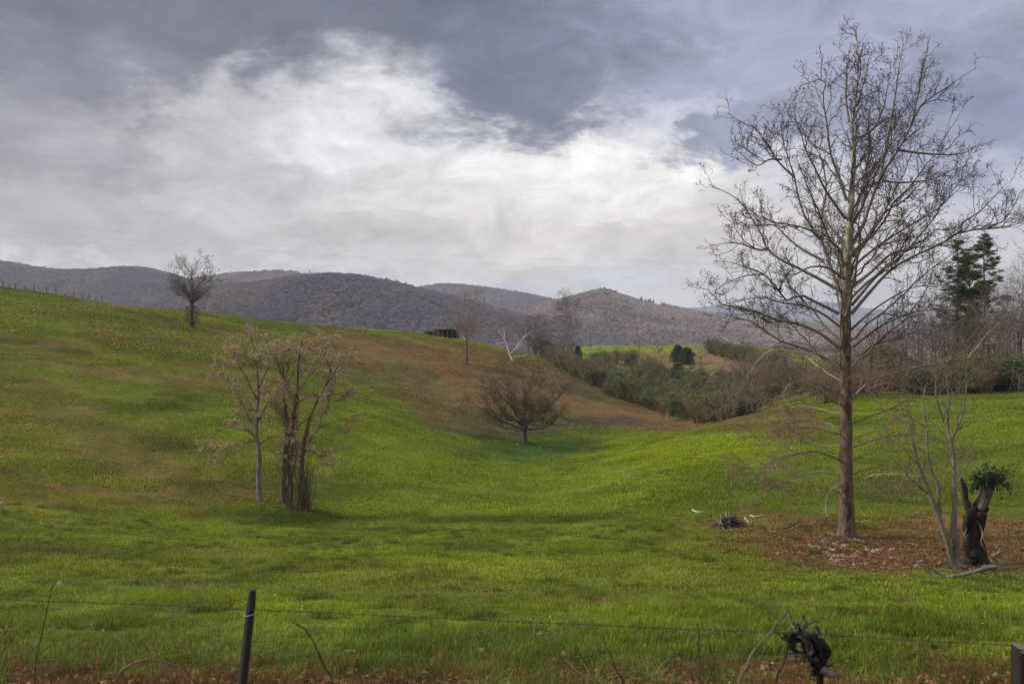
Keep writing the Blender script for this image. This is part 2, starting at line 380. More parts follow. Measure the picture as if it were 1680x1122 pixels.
def sward(x, y, z):
    px, py = project(x, y, z)
    n1 = fbm(x / 9.0, y / 5.0, 5, 21); n2 = fbm(x / 2.2, y / 2.2, 4, 31); n3 = fbm(x / 30.0, y / 22.0, 4, 41)
    c = np.empty(np.shape(x) + (3,))
    t = sstep(0.35, 0.65, n3)[..., None]
    c[:] = np.array(G_MID) * (1 - t) + np.array(G_LUSH) * t
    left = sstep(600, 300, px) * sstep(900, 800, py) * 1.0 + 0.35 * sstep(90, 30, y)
    t = (sstep(620, 200, px) * sstep(860, 740, py) * .32)[..., None]
    c[:] = c * (1 - t) + np.array((0.125, 0.125, 0.022)) * t
    m1 = fbm(x / 0.8, y / 0.8, 4, 171); n1 = n1 * .72 + m1 * .28
    t = (sstep(0.46, 0.58, n1) * left)[..., None] * 0.55
    c[:] = c * (1 - t) + np.array(G_BROWN) * t
    t = (sstep(0.55, 0.70, fbm(x / 5.0, y / 4.0, 5, 77)) * 0.55)[..., None]
    c[:] = c * (1 - t) + np.array(G_DARK) * t
    wx = (fbm(x / 4.0, y / 4.0, 4, 51) - 0.5); wy = (fbm(x / 4.0, y / 4.0, 4, 61) - 0.5)
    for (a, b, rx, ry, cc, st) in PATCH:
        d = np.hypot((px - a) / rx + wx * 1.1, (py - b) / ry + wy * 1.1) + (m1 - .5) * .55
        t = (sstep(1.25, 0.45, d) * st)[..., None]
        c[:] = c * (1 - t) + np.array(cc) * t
    dryness = np.clip((c[..., 0] / c[..., 1] - 1.02) * 3.0, 0, 1)
    n4 = fbm(x / 0.9, y / 1.6, 4, 131); n5 = fbm(x / 3.5, y / 3.5, 4, 141)
    t = (sstep(.44, .62, n4 * .6 + n5 * .4) * dryness * .34 * sstep(60, 90, y))[..., None]
    c[:] = c * (1 - t) + np.array((.10, .118, .035)) * t
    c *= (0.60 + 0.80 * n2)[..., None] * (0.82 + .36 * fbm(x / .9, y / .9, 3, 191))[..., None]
    return c

def make_land():
    us = np.linspace(-880, 2580, 900); ys = np.exp(np.linspace(math.log(1.3), math.log(880), 620))
    U, Y = np.meshgrid(us, ys); X = (U - 840) / F * Y
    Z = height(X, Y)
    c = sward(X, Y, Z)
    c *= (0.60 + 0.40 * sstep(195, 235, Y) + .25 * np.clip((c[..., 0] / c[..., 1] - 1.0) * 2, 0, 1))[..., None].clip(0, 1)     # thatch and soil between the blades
    far = sstep(380, 520, Y)[..., None]
    c = c * (1 - far) + np.array((0.09, 0.075, 0.05)) * far
    g = Geo(); nr, nc = X.shape
    i = np.arange((nr - 1) * nc).reshape(nr - 1, nc)[:, :-1].ravel()
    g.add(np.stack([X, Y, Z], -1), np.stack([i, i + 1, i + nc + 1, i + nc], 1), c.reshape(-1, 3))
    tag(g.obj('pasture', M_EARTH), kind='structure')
    # verge the viewer stands on, and the valley floor out to the horizon
    g = Geo(); xs = np.linspace(-60, 60, 41); yb = np.linspace(-60, 1.9, 21)
    XX, YY = np.meshgrid(xs, yb); ZZ = -1.98 + (fbm(XX / 5, YY / 5, 3, 5) - .5) * .1 - np.abs(XX) * 0.0
    ZZ[-1] -= 0.35
    i = np.arange(20 * 41).reshape(20, 41)[:, :-1].ravel()
    g.add(np.stack([XX, YY, ZZ], -1), np.stack([i, i + 1, i + 42, i + 41], 1), (0.08, 0.075, 0.03))
    tag(g.obj('verge', M_EARTH), kind='structure')
    g = Geo(); a = np.linspace(0, 2 * np.pi, 97)[:-1]; rr = np.array([0.0, 300, 900, 2500, 6000, 15000])
    AA, RR = np.meshgrid(a, rr)
    i = (np.arange(5)[:, None] * 96 + np.arange(96)[None]).ravel(); k = (np.arange(5)[:, None] * 96 + (np.arange(96)[None] + 1) % 96).ravel()
    g.add(np.stack([RR * np.sin(AA), RR * np.cos(AA), np.full_like(AA, -49.0)], -1), np.stack([i, i + 96, k + 96, k], 1), (0.09, 0.08, 0.055))
    tag(g.obj('valley_floor', M_HILL), kind='structure')
make_land()

# ------------------------------------------------------------------ scatter (only for what nobody could count)
def variants(name, meshes):
    c = bpy.data.collections.new(name)
    for k, me in enumerate(meshes):
        o = bpy.data.objects.new('%s_%02d' % (name, k), me); c.objects.link(o)
    return c
def scatter(name, pts, scl, rot, idx, col, coll, label, cat):
    me = bpy.data.meshes.new(name); n = len(pts)
    me.vertices.add(n); me.vertices.foreach_set('co', np.asarray(pts, np.float32).ravel())
    for nm, ty, key, val in (('scl', 'FLOAT_VECTOR', 'vector', scl), ('rot', 'FLOAT_VECTOR', 'vector', rot), ('idx', 'INT', 'value', idx),
                             ('gcol', 'FLOAT_COLOR', 'color', np.concatenate([col, np.ones((n, 1))], 1))):
        a = me.attributes.new(nm, ty, 'POINT')
        a.data.foreach_set(key, np.ascontiguousarray(val, np.int32 if ty == 'INT' else np.float32).ravel())
    o = bpy.data.objects.new(name, me); COL.objects.link(o)
    ng = bpy.data.node_groups.new(name, 'GeometryNodeTree')
    ng.interface.new_socket('Geometry', in_out='INPUT', socket_type='NodeSocketGeometry')
    ng.interface.new_socket('Geometry', in_out='OUTPUT', socket_type='NodeSocketGeometry')
    N = ng.nodes; L = ng.links
    gi = N.new('NodeGroupInput'); go = N.new('NodeGroupOutput')
    ip = N.new('GeometryNodeInstanceOnPoints'); ci = N.new('GeometryNodeCollectionInfo')
    ci.inputs['Collection'].default_value = coll; ci.inputs['Separate Children'].default_value = True; ci.inputs['Reset Children'].default_value = True
    def na(nm, ty):
        q = N.new('GeometryNodeInputNamedAttribute'); q.data_type = ty; q.inputs['Name'].default_value = nm
        return [s for s in q.outputs if s.enabled and s.name == 'Attribute'][0]
    L.new(gi.outputs[0], ip.inputs['Points']); L.new(ci.outputs[0], ip.inputs['Instance'])
    ip.inputs['Pick Instance'].default_value = True
    L.new(na('idx', 'INT'), ip.inputs['Instance Index'])
    L.new(na('rot', 'FLOAT_VECTOR'), ip.inputs['Rotation']); L.new(na('scl', 'FLOAT_VECTOR'), ip.inputs['Scale'])
    L.new(ip.outputs[0], go.inputs[0])
    md = o.modifiers.new('scatter', 'NODES'); md.node_group = ng
    tag(o, label, cat, kind='stuff')
    return o

# ------------------------------------------------------------------ mountains and their bare woods
def far_tree_mesh(k):
    r = np.random.default_rng(100 + k); g = Geo()
    n = 150
    a = r.uniform(0, 2 * np.pi, n); h0 = r.uniform(0.25, 0.75, n); up = r.uniform(0.1, 0.34, n)
    h1 = np.clip(h0 + up, 0, 1.0)
    env = 0.34 * np.sqrt(np.clip(1 - ((h1 - 0.62) / 0.42) ** 2, 0.02, 1)) * (1.25 if k % 3 == 0 else 1.0)
    rad = env * np.sqrt(r.uniform(0.2, 1, n))
    p0 = np.stack([0.25 * rad * np.cos(a), 0.25 * rad * np.sin(a), h0], 1)
    p1 = np.stack([rad * np.cos(a), rad * np.sin(a), h1], 1)
    w = r.normal(size=(n, 3)); w /= np.linalg.norm(w, axis=1)[:, None]; w *= r.uniform(0.012, 0.03, n)[:, None]
    v = np.stack([p0 - w * .5, p0 + w * .5, p1 + w, p1 - w * .7], 1).reshape(-1, 3)
    f = np.arange(4 * n).reshape(-1, 4)
    sh = r.uniform(0.7, 1.3, n).repeat(4)[:, None]
    g.add(v, f, sh * np.ones(3))
    t = np.linspace(0, 2 * np.pi, 5)[:-1]
    b = np.stack([.018 * np.cos(t), .018 * np.sin(t), 0 * t - .05], 1); e = np.stack([.008 * np.cos(t), .008 * np.sin(t), 0 * t + .75], 1)
    g.add(np.concatenate([b, e]), [[0, 1, 5, 4], [1, 2, 6, 5], [2, 3, 7, 6], [3, 0, 4, 7]], (.8, .8, .8))
    return g.mesh('far_tree', M_FOREST, smooth=False)
FAR = variants('far_tree_kind', [far_tree_mesh(k) for k in range(6)])
def mountain(crest, Yc, run, base, floor, tcols, ntree, tsize, label, seed, back=True):
    ntree = int(ntree * 1.7)
    xs = np.array([c[0] for c in crest], float); yp = np.array([c[1] for c in crest], float) + (5.5 if ntree else 0) * 2000 / Yc
    us = np.arange(xs[0], xs[-1] + 1, 5.0); cy = np.interp(us, xs, yp)
    k = np.exp(-0.5 * (np.arange(-4, 5) / 2.0) ** 2); k /= k.sum(); cy = np.convolve(np.pad(cy, 4, mode='edge'), k, 'valid')
    ts = np.concatenate([np.linspace(0, 1, 40), np.linspace(1.05, 1.7, 8)])
    U, T = np.meshgrid(us, ts); CY = np.broadcast_to(cy, U.shape)
    A = (U - 840) / F
    ZC = (HOR - CY) / F * Yc
    Y = Yc - run * (1 - T)
    prof = np.where(T <= 1, np.sin(np.clip(T, 0, 1) * np.pi / 2) ** 1.15, np.cos((T - 1) / 0.7 * np.pi / 2))
    X = A * Y
    spur = (fbm(X / 260.0 + seed, Y / 700.0, 4, seed) - 0.5) * 0.8 * np.sin(np.clip(T, 0, 1) * np.pi)
    Z = base + (ZC - base) * np.clip(prof + spur * 0.8, 0, 1.2)
    Y2 = Y + spur * run * 0.25
    X = A * Y2
    g = Geo(); nr, nc = U.shape
    i = np.arange((nr - 1) * nc).reshape(nr - 1, nc)[:, :-1].ravel()
    n = fbm(X / 150, Y / 150, 4, seed + 5)[..., None]
    g.add(np.stack([X, Y2, Z], -1), np.stack([i, i + 1, i + nc + 1, i + nc], 1), (np.array(floor) * (0.7 + 0.6 * n)).reshape(-1, 3))
    tag(g.obj('wooded_hill', M_HILL), kind='structure')
    if ntree:
        r = np.random.default_rng(seed)
        lo = max(us[0], -120.0); hi = min(us[-1], 1800.0)
        uu = r.uniform(lo, hi, ntree); tt = r.uniform(0.0, 1.03, ntree) ** 0.9
        fu = (uu - us[0]) / 5.0; ft = np.interp(tt, ts, np.arange(len(ts)))
        i0 = np.clip(fu.astype(int), 0, nc - 2); j0 = np.clip(ft.astype(int), 0, nr - 2); a = (fu - i0)[:, None]; b = (ft - j0)[:, None]
        P = np.stack([X, Y2, Z], -1)
        pts = (P[j0, i0] * (1 - a) + P[j0, i0 + 1] * a) * (1 - b) + (P[j0 + 1, i0] * (1 - a) + P[j0 + 1, i0 + 1] * a) * b
        s = tsize * .85 * r.uniform(0.65, 1.3, ntree)
        scl = np.stack([s * r.uniform(.8, 1.2, ntree), s * r.uniform(.8, 1.2, ntree), s], 1)
        rot = np.zeros((ntree, 3)); rot[:, 2] = r.uniform(0, 6.28, ntree)
        cn = fbm(pts[:, 0] / 90, pts[:, 1] / 90, 4, seed + 9) + r.normal(0, .10, ntree)
        tc = np.array(tcols); q = np.clip((cn - 0.25) / 0.5, 0, 0.999) * (len(tc) - 1)
        qi = q.astype(int); qf = (q - qi)[:, None]
        col = tc[qi] * (1 - qf) + tc[np.minimum(qi + 1, len(tc) - 1)] * qf
        col = col * r.uniform(.78, 1.2, ntree)[:, None]
        ev = (r.uniform(0, 1, ntree) < .012) | (fbm(pts[:, 0] / 120, pts[:, 1] / 120, 3, seed + 20) > .78); col[ev] = np.array((.08, .09, .08)) * r.uniform(.7, 1.3, (ev.sum(), 1))
        scatter('hill_forest', pts, scl, rot, r.integers(0, 6, ntree), col, FAR, label, 'forest')
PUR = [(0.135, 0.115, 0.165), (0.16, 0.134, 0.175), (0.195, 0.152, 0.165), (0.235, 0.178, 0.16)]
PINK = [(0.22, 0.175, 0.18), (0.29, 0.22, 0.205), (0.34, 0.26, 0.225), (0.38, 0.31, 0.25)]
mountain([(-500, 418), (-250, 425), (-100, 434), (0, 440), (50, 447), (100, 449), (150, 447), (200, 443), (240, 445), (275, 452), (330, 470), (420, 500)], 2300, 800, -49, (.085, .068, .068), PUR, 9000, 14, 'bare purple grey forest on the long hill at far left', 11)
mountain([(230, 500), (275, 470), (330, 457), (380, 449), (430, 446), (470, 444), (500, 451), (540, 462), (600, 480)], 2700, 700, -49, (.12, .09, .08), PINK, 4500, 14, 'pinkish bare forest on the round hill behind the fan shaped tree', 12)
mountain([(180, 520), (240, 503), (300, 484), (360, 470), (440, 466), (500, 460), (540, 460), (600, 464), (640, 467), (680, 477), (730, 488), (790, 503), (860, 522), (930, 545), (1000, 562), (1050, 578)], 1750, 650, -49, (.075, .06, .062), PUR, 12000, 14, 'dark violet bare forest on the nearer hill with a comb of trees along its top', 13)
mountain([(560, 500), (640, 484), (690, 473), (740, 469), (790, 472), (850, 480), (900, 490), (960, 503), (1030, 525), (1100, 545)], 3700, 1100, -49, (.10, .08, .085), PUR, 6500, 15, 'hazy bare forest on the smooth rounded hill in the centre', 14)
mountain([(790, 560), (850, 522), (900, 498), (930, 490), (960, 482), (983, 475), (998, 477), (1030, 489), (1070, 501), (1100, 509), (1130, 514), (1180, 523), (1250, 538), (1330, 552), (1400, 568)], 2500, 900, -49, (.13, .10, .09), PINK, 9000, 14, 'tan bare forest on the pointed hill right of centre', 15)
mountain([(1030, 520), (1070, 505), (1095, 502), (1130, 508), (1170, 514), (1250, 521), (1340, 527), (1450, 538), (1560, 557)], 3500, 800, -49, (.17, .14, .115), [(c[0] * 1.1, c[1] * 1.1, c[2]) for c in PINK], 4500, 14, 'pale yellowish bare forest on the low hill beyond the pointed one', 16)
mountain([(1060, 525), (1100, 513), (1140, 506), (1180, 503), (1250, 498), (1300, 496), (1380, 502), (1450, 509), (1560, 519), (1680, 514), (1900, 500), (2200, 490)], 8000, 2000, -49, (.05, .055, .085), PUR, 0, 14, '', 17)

# ------------------------------------------------------------------ haze: the air that fades the far hills
HAZE_D = 0.00009
def make_haze():
    mt = bpy.data.materials.new('haze_air'); mt.use_nodes = True; nt = mt.node_tree
    nt.nodes.remove(nt.nodes['Principled BSDF'])
    v = nt.nodes.new('ShaderNodeVolumePrincipled'); v.inputs['Color'].default_value = (0.84, 0.88, 1.0, 1)
    v.inputs['Density'].default_value = HAZE_D; v.inputs['Anisotropy'].default_value = 0.2
    nt.links.new(v.outputs[0], nt.nodes['Material Output'].inputs['Volume'])
    x0, x1, y0, y1, z0, z1 = -16000, 16000, -16000, 16000, -50.2, 330
    g = Geo()
    g.add([(x0, y0, z0), (x1, y0, z0), (x1, y1, z0), (x0, y1, z0), (x0, y0, z1), (x1, y0, z1), (x1, y1, z1), (x0, y1, z1)],
          [[3, 2, 1, 0], [4, 5, 6, 7], [0, 1, 5, 4], [1, 2, 6, 5], [2, 3, 7, 6], [3, 0, 4, 7]], (1, 1, 1))
    tag(g.obj('haze', mt, smooth=False), kind='stuff')
make_haze()

# ------------------------------------------------------------------ growing branches (all arrays: N branches x n points)
def norm(a): return a / np.maximum(np.linalg.norm(a, axis=-1, keepdims=True), 1e-9)
def spline(pts, n):
    """Catmull-Rom through pts (k,d), n samples evenly by length"""
    p = np.asarray(pts, float)
    if len(p) == 2: p = np.array([p[0], (p[0] + p[1]) / 2, p[1]])
    q = np.concatenate([[2 * p[0] - p[1]], p, [2 * p[-1] - p[-2]]]); o = []
    t = np.linspace(0, 1, 9)[:-1, None]
    for k in range(len(p) - 1):
        a, b, c, d = q[k:k + 4]
        o.append(0.5 * (2 * b + (c - a) * t + (2 * a - 5 * b + 4 * c - d) * t ** 2 + (3 * b - a - 3 * c + d) * t ** 3))
    o = np.concatenate(o + [p[-1:]])
    s = np.concatenate([[0], np.cumsum(np.linalg.norm(np.diff(o, axis=0)[:, :3], axis=1))])
    return np.stack([np.interp(np.linspace(0, s[-1], n), s, o[:, k]) for k in range(o.shape[1])], 1)
def tubes(geo, P, Rr, col, sides=4, cap=False):
    P = np.asarray(P, float); N, n, _ = P.shape
    T = np.empty_like(P); T[:, 1:-1] = P[:, 2:] - P[:, :-2]; T[:, 0] = P[:, 1] - P[:, 0]; T[:, -1] = P[:, -1] - P[:, -2]
    T = norm(T)
    m = norm(T.mean(1)); ref = np.where(np.abs(m[:, 2:3]) < 0.8, np.array([[0, 0, 1.0]]), np.array([[1.0, 0, 0]]))[:, None, :]
    U = norm(np.cross(T, ref)); V = np.cross(T, U)
    a = np.arange(sides) * 2 * np.pi / sides
    Rr = np.broadcast_to(np.asarray(Rr, float), (N, n))
    v = P[:, :, None] + Rr[:, :, None, None] * (U[:, :, None] * np.cos(a)[:, None] + V[:, :, None] * np.sin(a)[:, None])
    idx = np.arange(N * n * sides).reshape(N, n, sides); nx = np.roll(idx, -1, axis=2)
    f = np.stack([idx[:, :-1], nx[:, :-1], nx[:, 1:], idx[:, 1:]], -1).reshape(-1, 4)
    c = np.asarray(col, float)
    if c.ndim == 1: c = np.broadcast_to(c, (N, n, sides, 3))
    elif c.ndim == 2: c = np.broadcast_to(c[:, None, None], (N, n, sides, 3))
    else: c = np.broadcast_to(c[:, :, None], (N, n, sides, 3))
    geo.add(v.reshape(-1, 3), f, c.reshape(-1, 3))
    if cap:
        e = P[:, -1] + T[:, -1] * Rr[:, -1:] * 0.3; k = len(e)
        vv = np.concatenate([v[:, -1].reshape(-1, 3), e]); ii = np.arange(k * sides).reshape(k, sides)
        ff = np.stack([ii, np.roll(ii, -1, 1), np.broadcast_to(k * sides + np.arange(k)[:, None], (k, sides))], -1).reshape(-1, 3)
        geo.add(vv, ff, np.concatenate([c[:, -1].reshape(-1, 3), c[:, -1, 0].reshape(-1, 3)]))
def walk(p0, d0, L, n, wob, up, r, zig=0.0):
    """n-point paths from p0 (N,3) along d0, length L (N,)"""
    N = len(p0); P = np.empty((N, n, 3)); P[:, 0] = p0; d = norm(d0); st = (L / (n - 1))[:, None]
    for k in range(1, n):
        e = d + zig * r.normal(size=(N, 3))
        P[:, k] = P[:, k - 1] + norm(e) * st
        d = d + wob * r.normal(size=(N, 3)); d[:, 2] += up; d = norm(d)
    return P
def kids(P, Rr, dens, n, length, r0, r1, r, ang=(35, 65), tmin=0.2, wob=0.22, up=0.06, zig=0.0, taper=0.55, rr=0.62, minL=0.0):
    """side branches along parents; dens per metre, length in metres at the parent's foot"""
    N, m, _ = P.shape
    Ls = np.linalg.norm(np.diff(P, axis=1), axis=2).sum(1)
    cnt = r.poisson(np.maximum(Ls * dens * (1 - tmin), 0.01)); cnt = np.maximum(cnt, (Ls > minL).astype(int))
    pi = np.repeat(np.arange(N), cnt); M = len(pi)
    t = tmin + (1 - tmin) * r.uniform(0, 1, M) ** 0.85
    f = t * (m - 1); i = np.clip(f.astype(int), 0, m - 2); a = (f - i)[:, None]
    p0 = P[pi, i] * (1 - a) + P[pi, i + 1] * a
    T = norm(P[pi, i + 1] - P[pi, i])
    rp = Rr[pi, i] * (1 - a[:, 0]) + Rr[pi, i + 1] * a[:, 0]
    q = norm(np.cross(T, norm(r.normal(size=(M, 3)))))
    an = np.radians(r.uniform(ang[0], ang[1], M))[:, None]
    d = T * np.cos(an) + q * np.sin(an); d[:, 2] += up * 2
    L = length * (1 - taper * t) * r.uniform(0.55, 1.25, M)
    if np.ndim(length): L = length[pi] * (1 - taper * t) * r.uniform(0.55, 1.25, M)
    C = walk(p0, d, L, n, wob, up, r, zig)
    ra = np.minimum(rp * rr, r0)[:, None]
    K = np.maximum(ra * (1 - np.linspace(0, 1, n)[None]) + r1 * np.linspace(0, 1, n)[None], r1)
    return C, K
def quads(geo, C, size, col, r, aspect=0.6, flat=0.0):
    """leaf-sized faces, folded along the middle"""
    n = len(C); d = norm(r.normal(size=(n, 3)) * np.array([1, 1, 1 - flat])); e = norm(np.cross(d, r.normal(size=(n, 3))))
    s = (np.asarray(size) * r.uniform(.6, 1.3, n))[:, None]
    nn = np.cross(d, e)
    v = np.stack([C - d * s, C - e * s * aspect + nn * s * .25, C + d * s, C + e * s * aspect + nn * s * .25], 1).reshape(-1, 3)
    c = np.asarray(col, float)
    c = np.broadcast_to(c, (n, 3)).repeat(4, 0)
    geo.add(v, np.arange(4 * n).reshape(-1, 4), c)
def tips(Ps, r, k):
    """k random points near the ends of paths"""
    i = r.integers(0, len(Ps), k); m = Ps.shape[1]; j = r.integers(m // 2, m, k)
    return Ps[i, j]
def mixcol(a, b, t): return np.asarray(a) * (1 - t) + np.asarray(b) * t
def roots_to_local(Ps, base): return [p - base for p in Ps]

def limb_radii(n, r0, r1): return r0 + (r1 - r0) * np.linspace(0, 1, n) ** 0.8

# ---- a bare tree grown to fill an outline
def bare_tree(name, label, cat, base, H, rad, seed, env, nl=16, fork=0.3, r0=0.2, angle=(25, 55), bark=(.16, .13, .10), limbc=(.17, .14, .115), twigc=(.11, .08, .062),
              dens=(1.1, 2.4, 3.2), lens=(.26, .13, .06), group=None, leaves=None, wob=.14, up=.05, twig_r=.010, lean=(0, 0), link_parts=True, ivy=None, limb_k=1.0, bow=.62, limb_wob=1.0, leader=0.72, droop=0.0):
    """env: list of (height fraction, radius fraction) for the crown outline"""
    r = np.random.default_rng(seed)
    root = empty(name, base); tag(root, label, cat, group)
    n = 14
    tz = np.linspace(0, H * leader, n); ph = r.uniform(0, 6, 2); sw = H * 0.012
    tx = lean[0] * tz / H + sw * np.sin(tz / H * 7 + ph[0]) * tz / H * 2; ty = lean[1] * tz / H + sw * np.sin(tz / H * 6 + ph[1]) * tz / H * 2
    TP = np.stack([tx, ty, tz - 0.15], 1)[None]
    h = tz / H
    TR = r0 * np.clip(np.where(h < fork, 1 - 0.35 * h / max(fork, .01), 0.65 * (1 - (h - fork) / (leader - fork + .01)) ** 1.0), 0.02, 1)
    TR = np.maximum(TR * (1 + 0.45 * np.exp(-tz / (0.05 * H))), twig_r * 1.4)[None]
    g = Geo(); ct = np.where(h[:, None] < fork + .1, np.asarray(bark)[None], np.asarray(limbc)[None])
    tubes(g, TP, TR, ct[None], 8); g.obj('trunk', M_BARK, root)
    eh = np.array([e[0] for e in env]); er = np.array([e[1] for e in env])
    # limbs aim at the outline
    q = r.uniform(0, 1, nl); hz = np.interp(q, np.linspace(0, 1, len(eh)), eh); hz = np.sort(eh[0] + (eh[-1] - eh[0]) * (np.arange(nl) + r.uniform(0, 1, nl)) / nl)
    az = np.arange(nl) * 2.39996 + r.uniform(-.4, .4, nl)
    rr_ = rad * np.interp(hz, eh, er) * r.uniform(.75, 1.05, nl)
    ends = np.stack([rr_ * np.cos(az) + lean[0] * hz, rr_ * np.sin(az) + lean[1] * hz, hz * H], 1)
    an = np.radians(r.uniform(angle[0], angle[1], nl))
    zs = ends[:, 2] - rr_ / np.tan(an) * 0.9
    zs = np.clip(zs, fork * H * r.uniform(.85, 1.25, nl), np.minimum(ends[:, 2] * 0.93, H * leader * .97))
    st = np.stack([np.interp(zs, tz, tx), np.interp(zs, tz, ty), zs - 0.15], 1)
    m = 10; u = np.linspace(0, 1, m)[None, :, None]
    mid = st + (ends - st) * np.array([bow, bow, 1 - bow])
    mid[:, 2] += droop * rr_
    LP = st[:, None] * (1 - u) ** 2 + 2 * mid[:, None] * u * (1 - u) + ends[:, None] * u ** 2
    Ll = np.linalg.norm(ends - st, axis=1)
    LP[:, 1:] += np.cumsum(r.normal(size=(nl, m - 1, 3)), 1) * (limb_wob * wob * 0.10 * Ll)[:, None, None] / 2
    rs = np.interp(zs, tz, TR[0]) * r.uniform(.5, .72, nl) * limb_k
    LR = np.maximum(rs[:, None] * (1 - np.linspace(0, 1, m) ** .8 * .9)[None], twig_r)
    g = Geo(); tubes(g, LP, LR, limbc, 6)
    P, K = np.concatenate([LP, LP[:0]]), LR
    P1, K1 = kids(np.concatenate([LP]), LR, dens[0], 7, lens[0] * H, r0 * .3, twig_r * 1.1, r, wob=wob * 1.3, up=up, zig=wob * .7, tmin=.22)
    tubes(g, P1, K1, mixcol(limbc, twigc, .5), 4)
    # the leader carries side shoots too
    PT = TP[:, int(n * .55):]; KT = TR[:, int(n * .55):]
    PX, KX = kids(PT, KT, dens[0] * 1.3, 7, lens[0] * H * .8, r0 * .3, twig_r * 1.1, r, wob=wob * 1.3, up=up, zig=wob * .7, tmin=0.05)
    tubes(g, PX, KX, mixcol(limbc, twigc, .5), 4)
    P1 = np.concatenate([P1, PX]); K1 = np.concatenate([K1, KX])
    P2, K2 = kids(P1, K1, dens[1], 5, lens[1] * H, twig_r * 1.6, twig_r * .8, r, wob=wob * 1.5, up=up, zig=wob, tmin=.1)
    tubes(g, P2, K2, twigc, 3)
    last = P2
    if dens[2] > 0:
        P3, K3 = kids(P2, K2, dens[2], 4, lens[2] * H, twig_r * .9, twig_r * .6, r, wob=wob * 1.5, up=up, zig=wob, tmin=.1)
        tubes(g, P3, K3, twigc, 3); last = P3
    g.obj('crown', M_TWIG, root)
    if leaves:
        cnt, size, cols = leaves
        c = tips(last, r, cnt) + r.normal(size=(cnt, 3)) * .03
        keep = fbm(c[:, 0] / (H * .10) + seed, (c[:, 2] + c[:, 1] * .7) / (H * .10), 3, seed) > r.uniform(.34, .56, cnt)
        c = c[keep]; cc = np.array(cols)[r.integers(0, len(cols), len(c))] * r.uniform(.7, 1.25, (len(c), 1))
        gl = Geo(); quads(gl, c, size, cc, r); gl.obj('leaves', M_LEAF, root, smooth=False)
    if ivy:
        z0, z1, ir, cnt = ivy
        zz = r.uniform(z0, z1, cnt); aa = r.uniform(0, 6.283, cnt); rad_ = ir * np.sqrt(r.uniform(.1, 1, cnt)) * np.sqrt(np.clip(1 - ((zz - (z0 + z1) / 2) / (z1 - z0) * 2) ** 2, .03, 1)) * (.7 + .6 * fbm(aa, zz * 1.5, 2, 4))
        c = np.stack([rad_ * np.cos(aa), rad_ * np.sin(aa), zz], 1)
        gl = Geo(); quads(gl, c, .10, np.array([(.035, .05, .02), (.05, .055, .025), (.07, .06, .035)])[r.integers(0, 3, cnt)], r); gl.obj('ivy', M_LEAF, root, smooth=False)
    return root

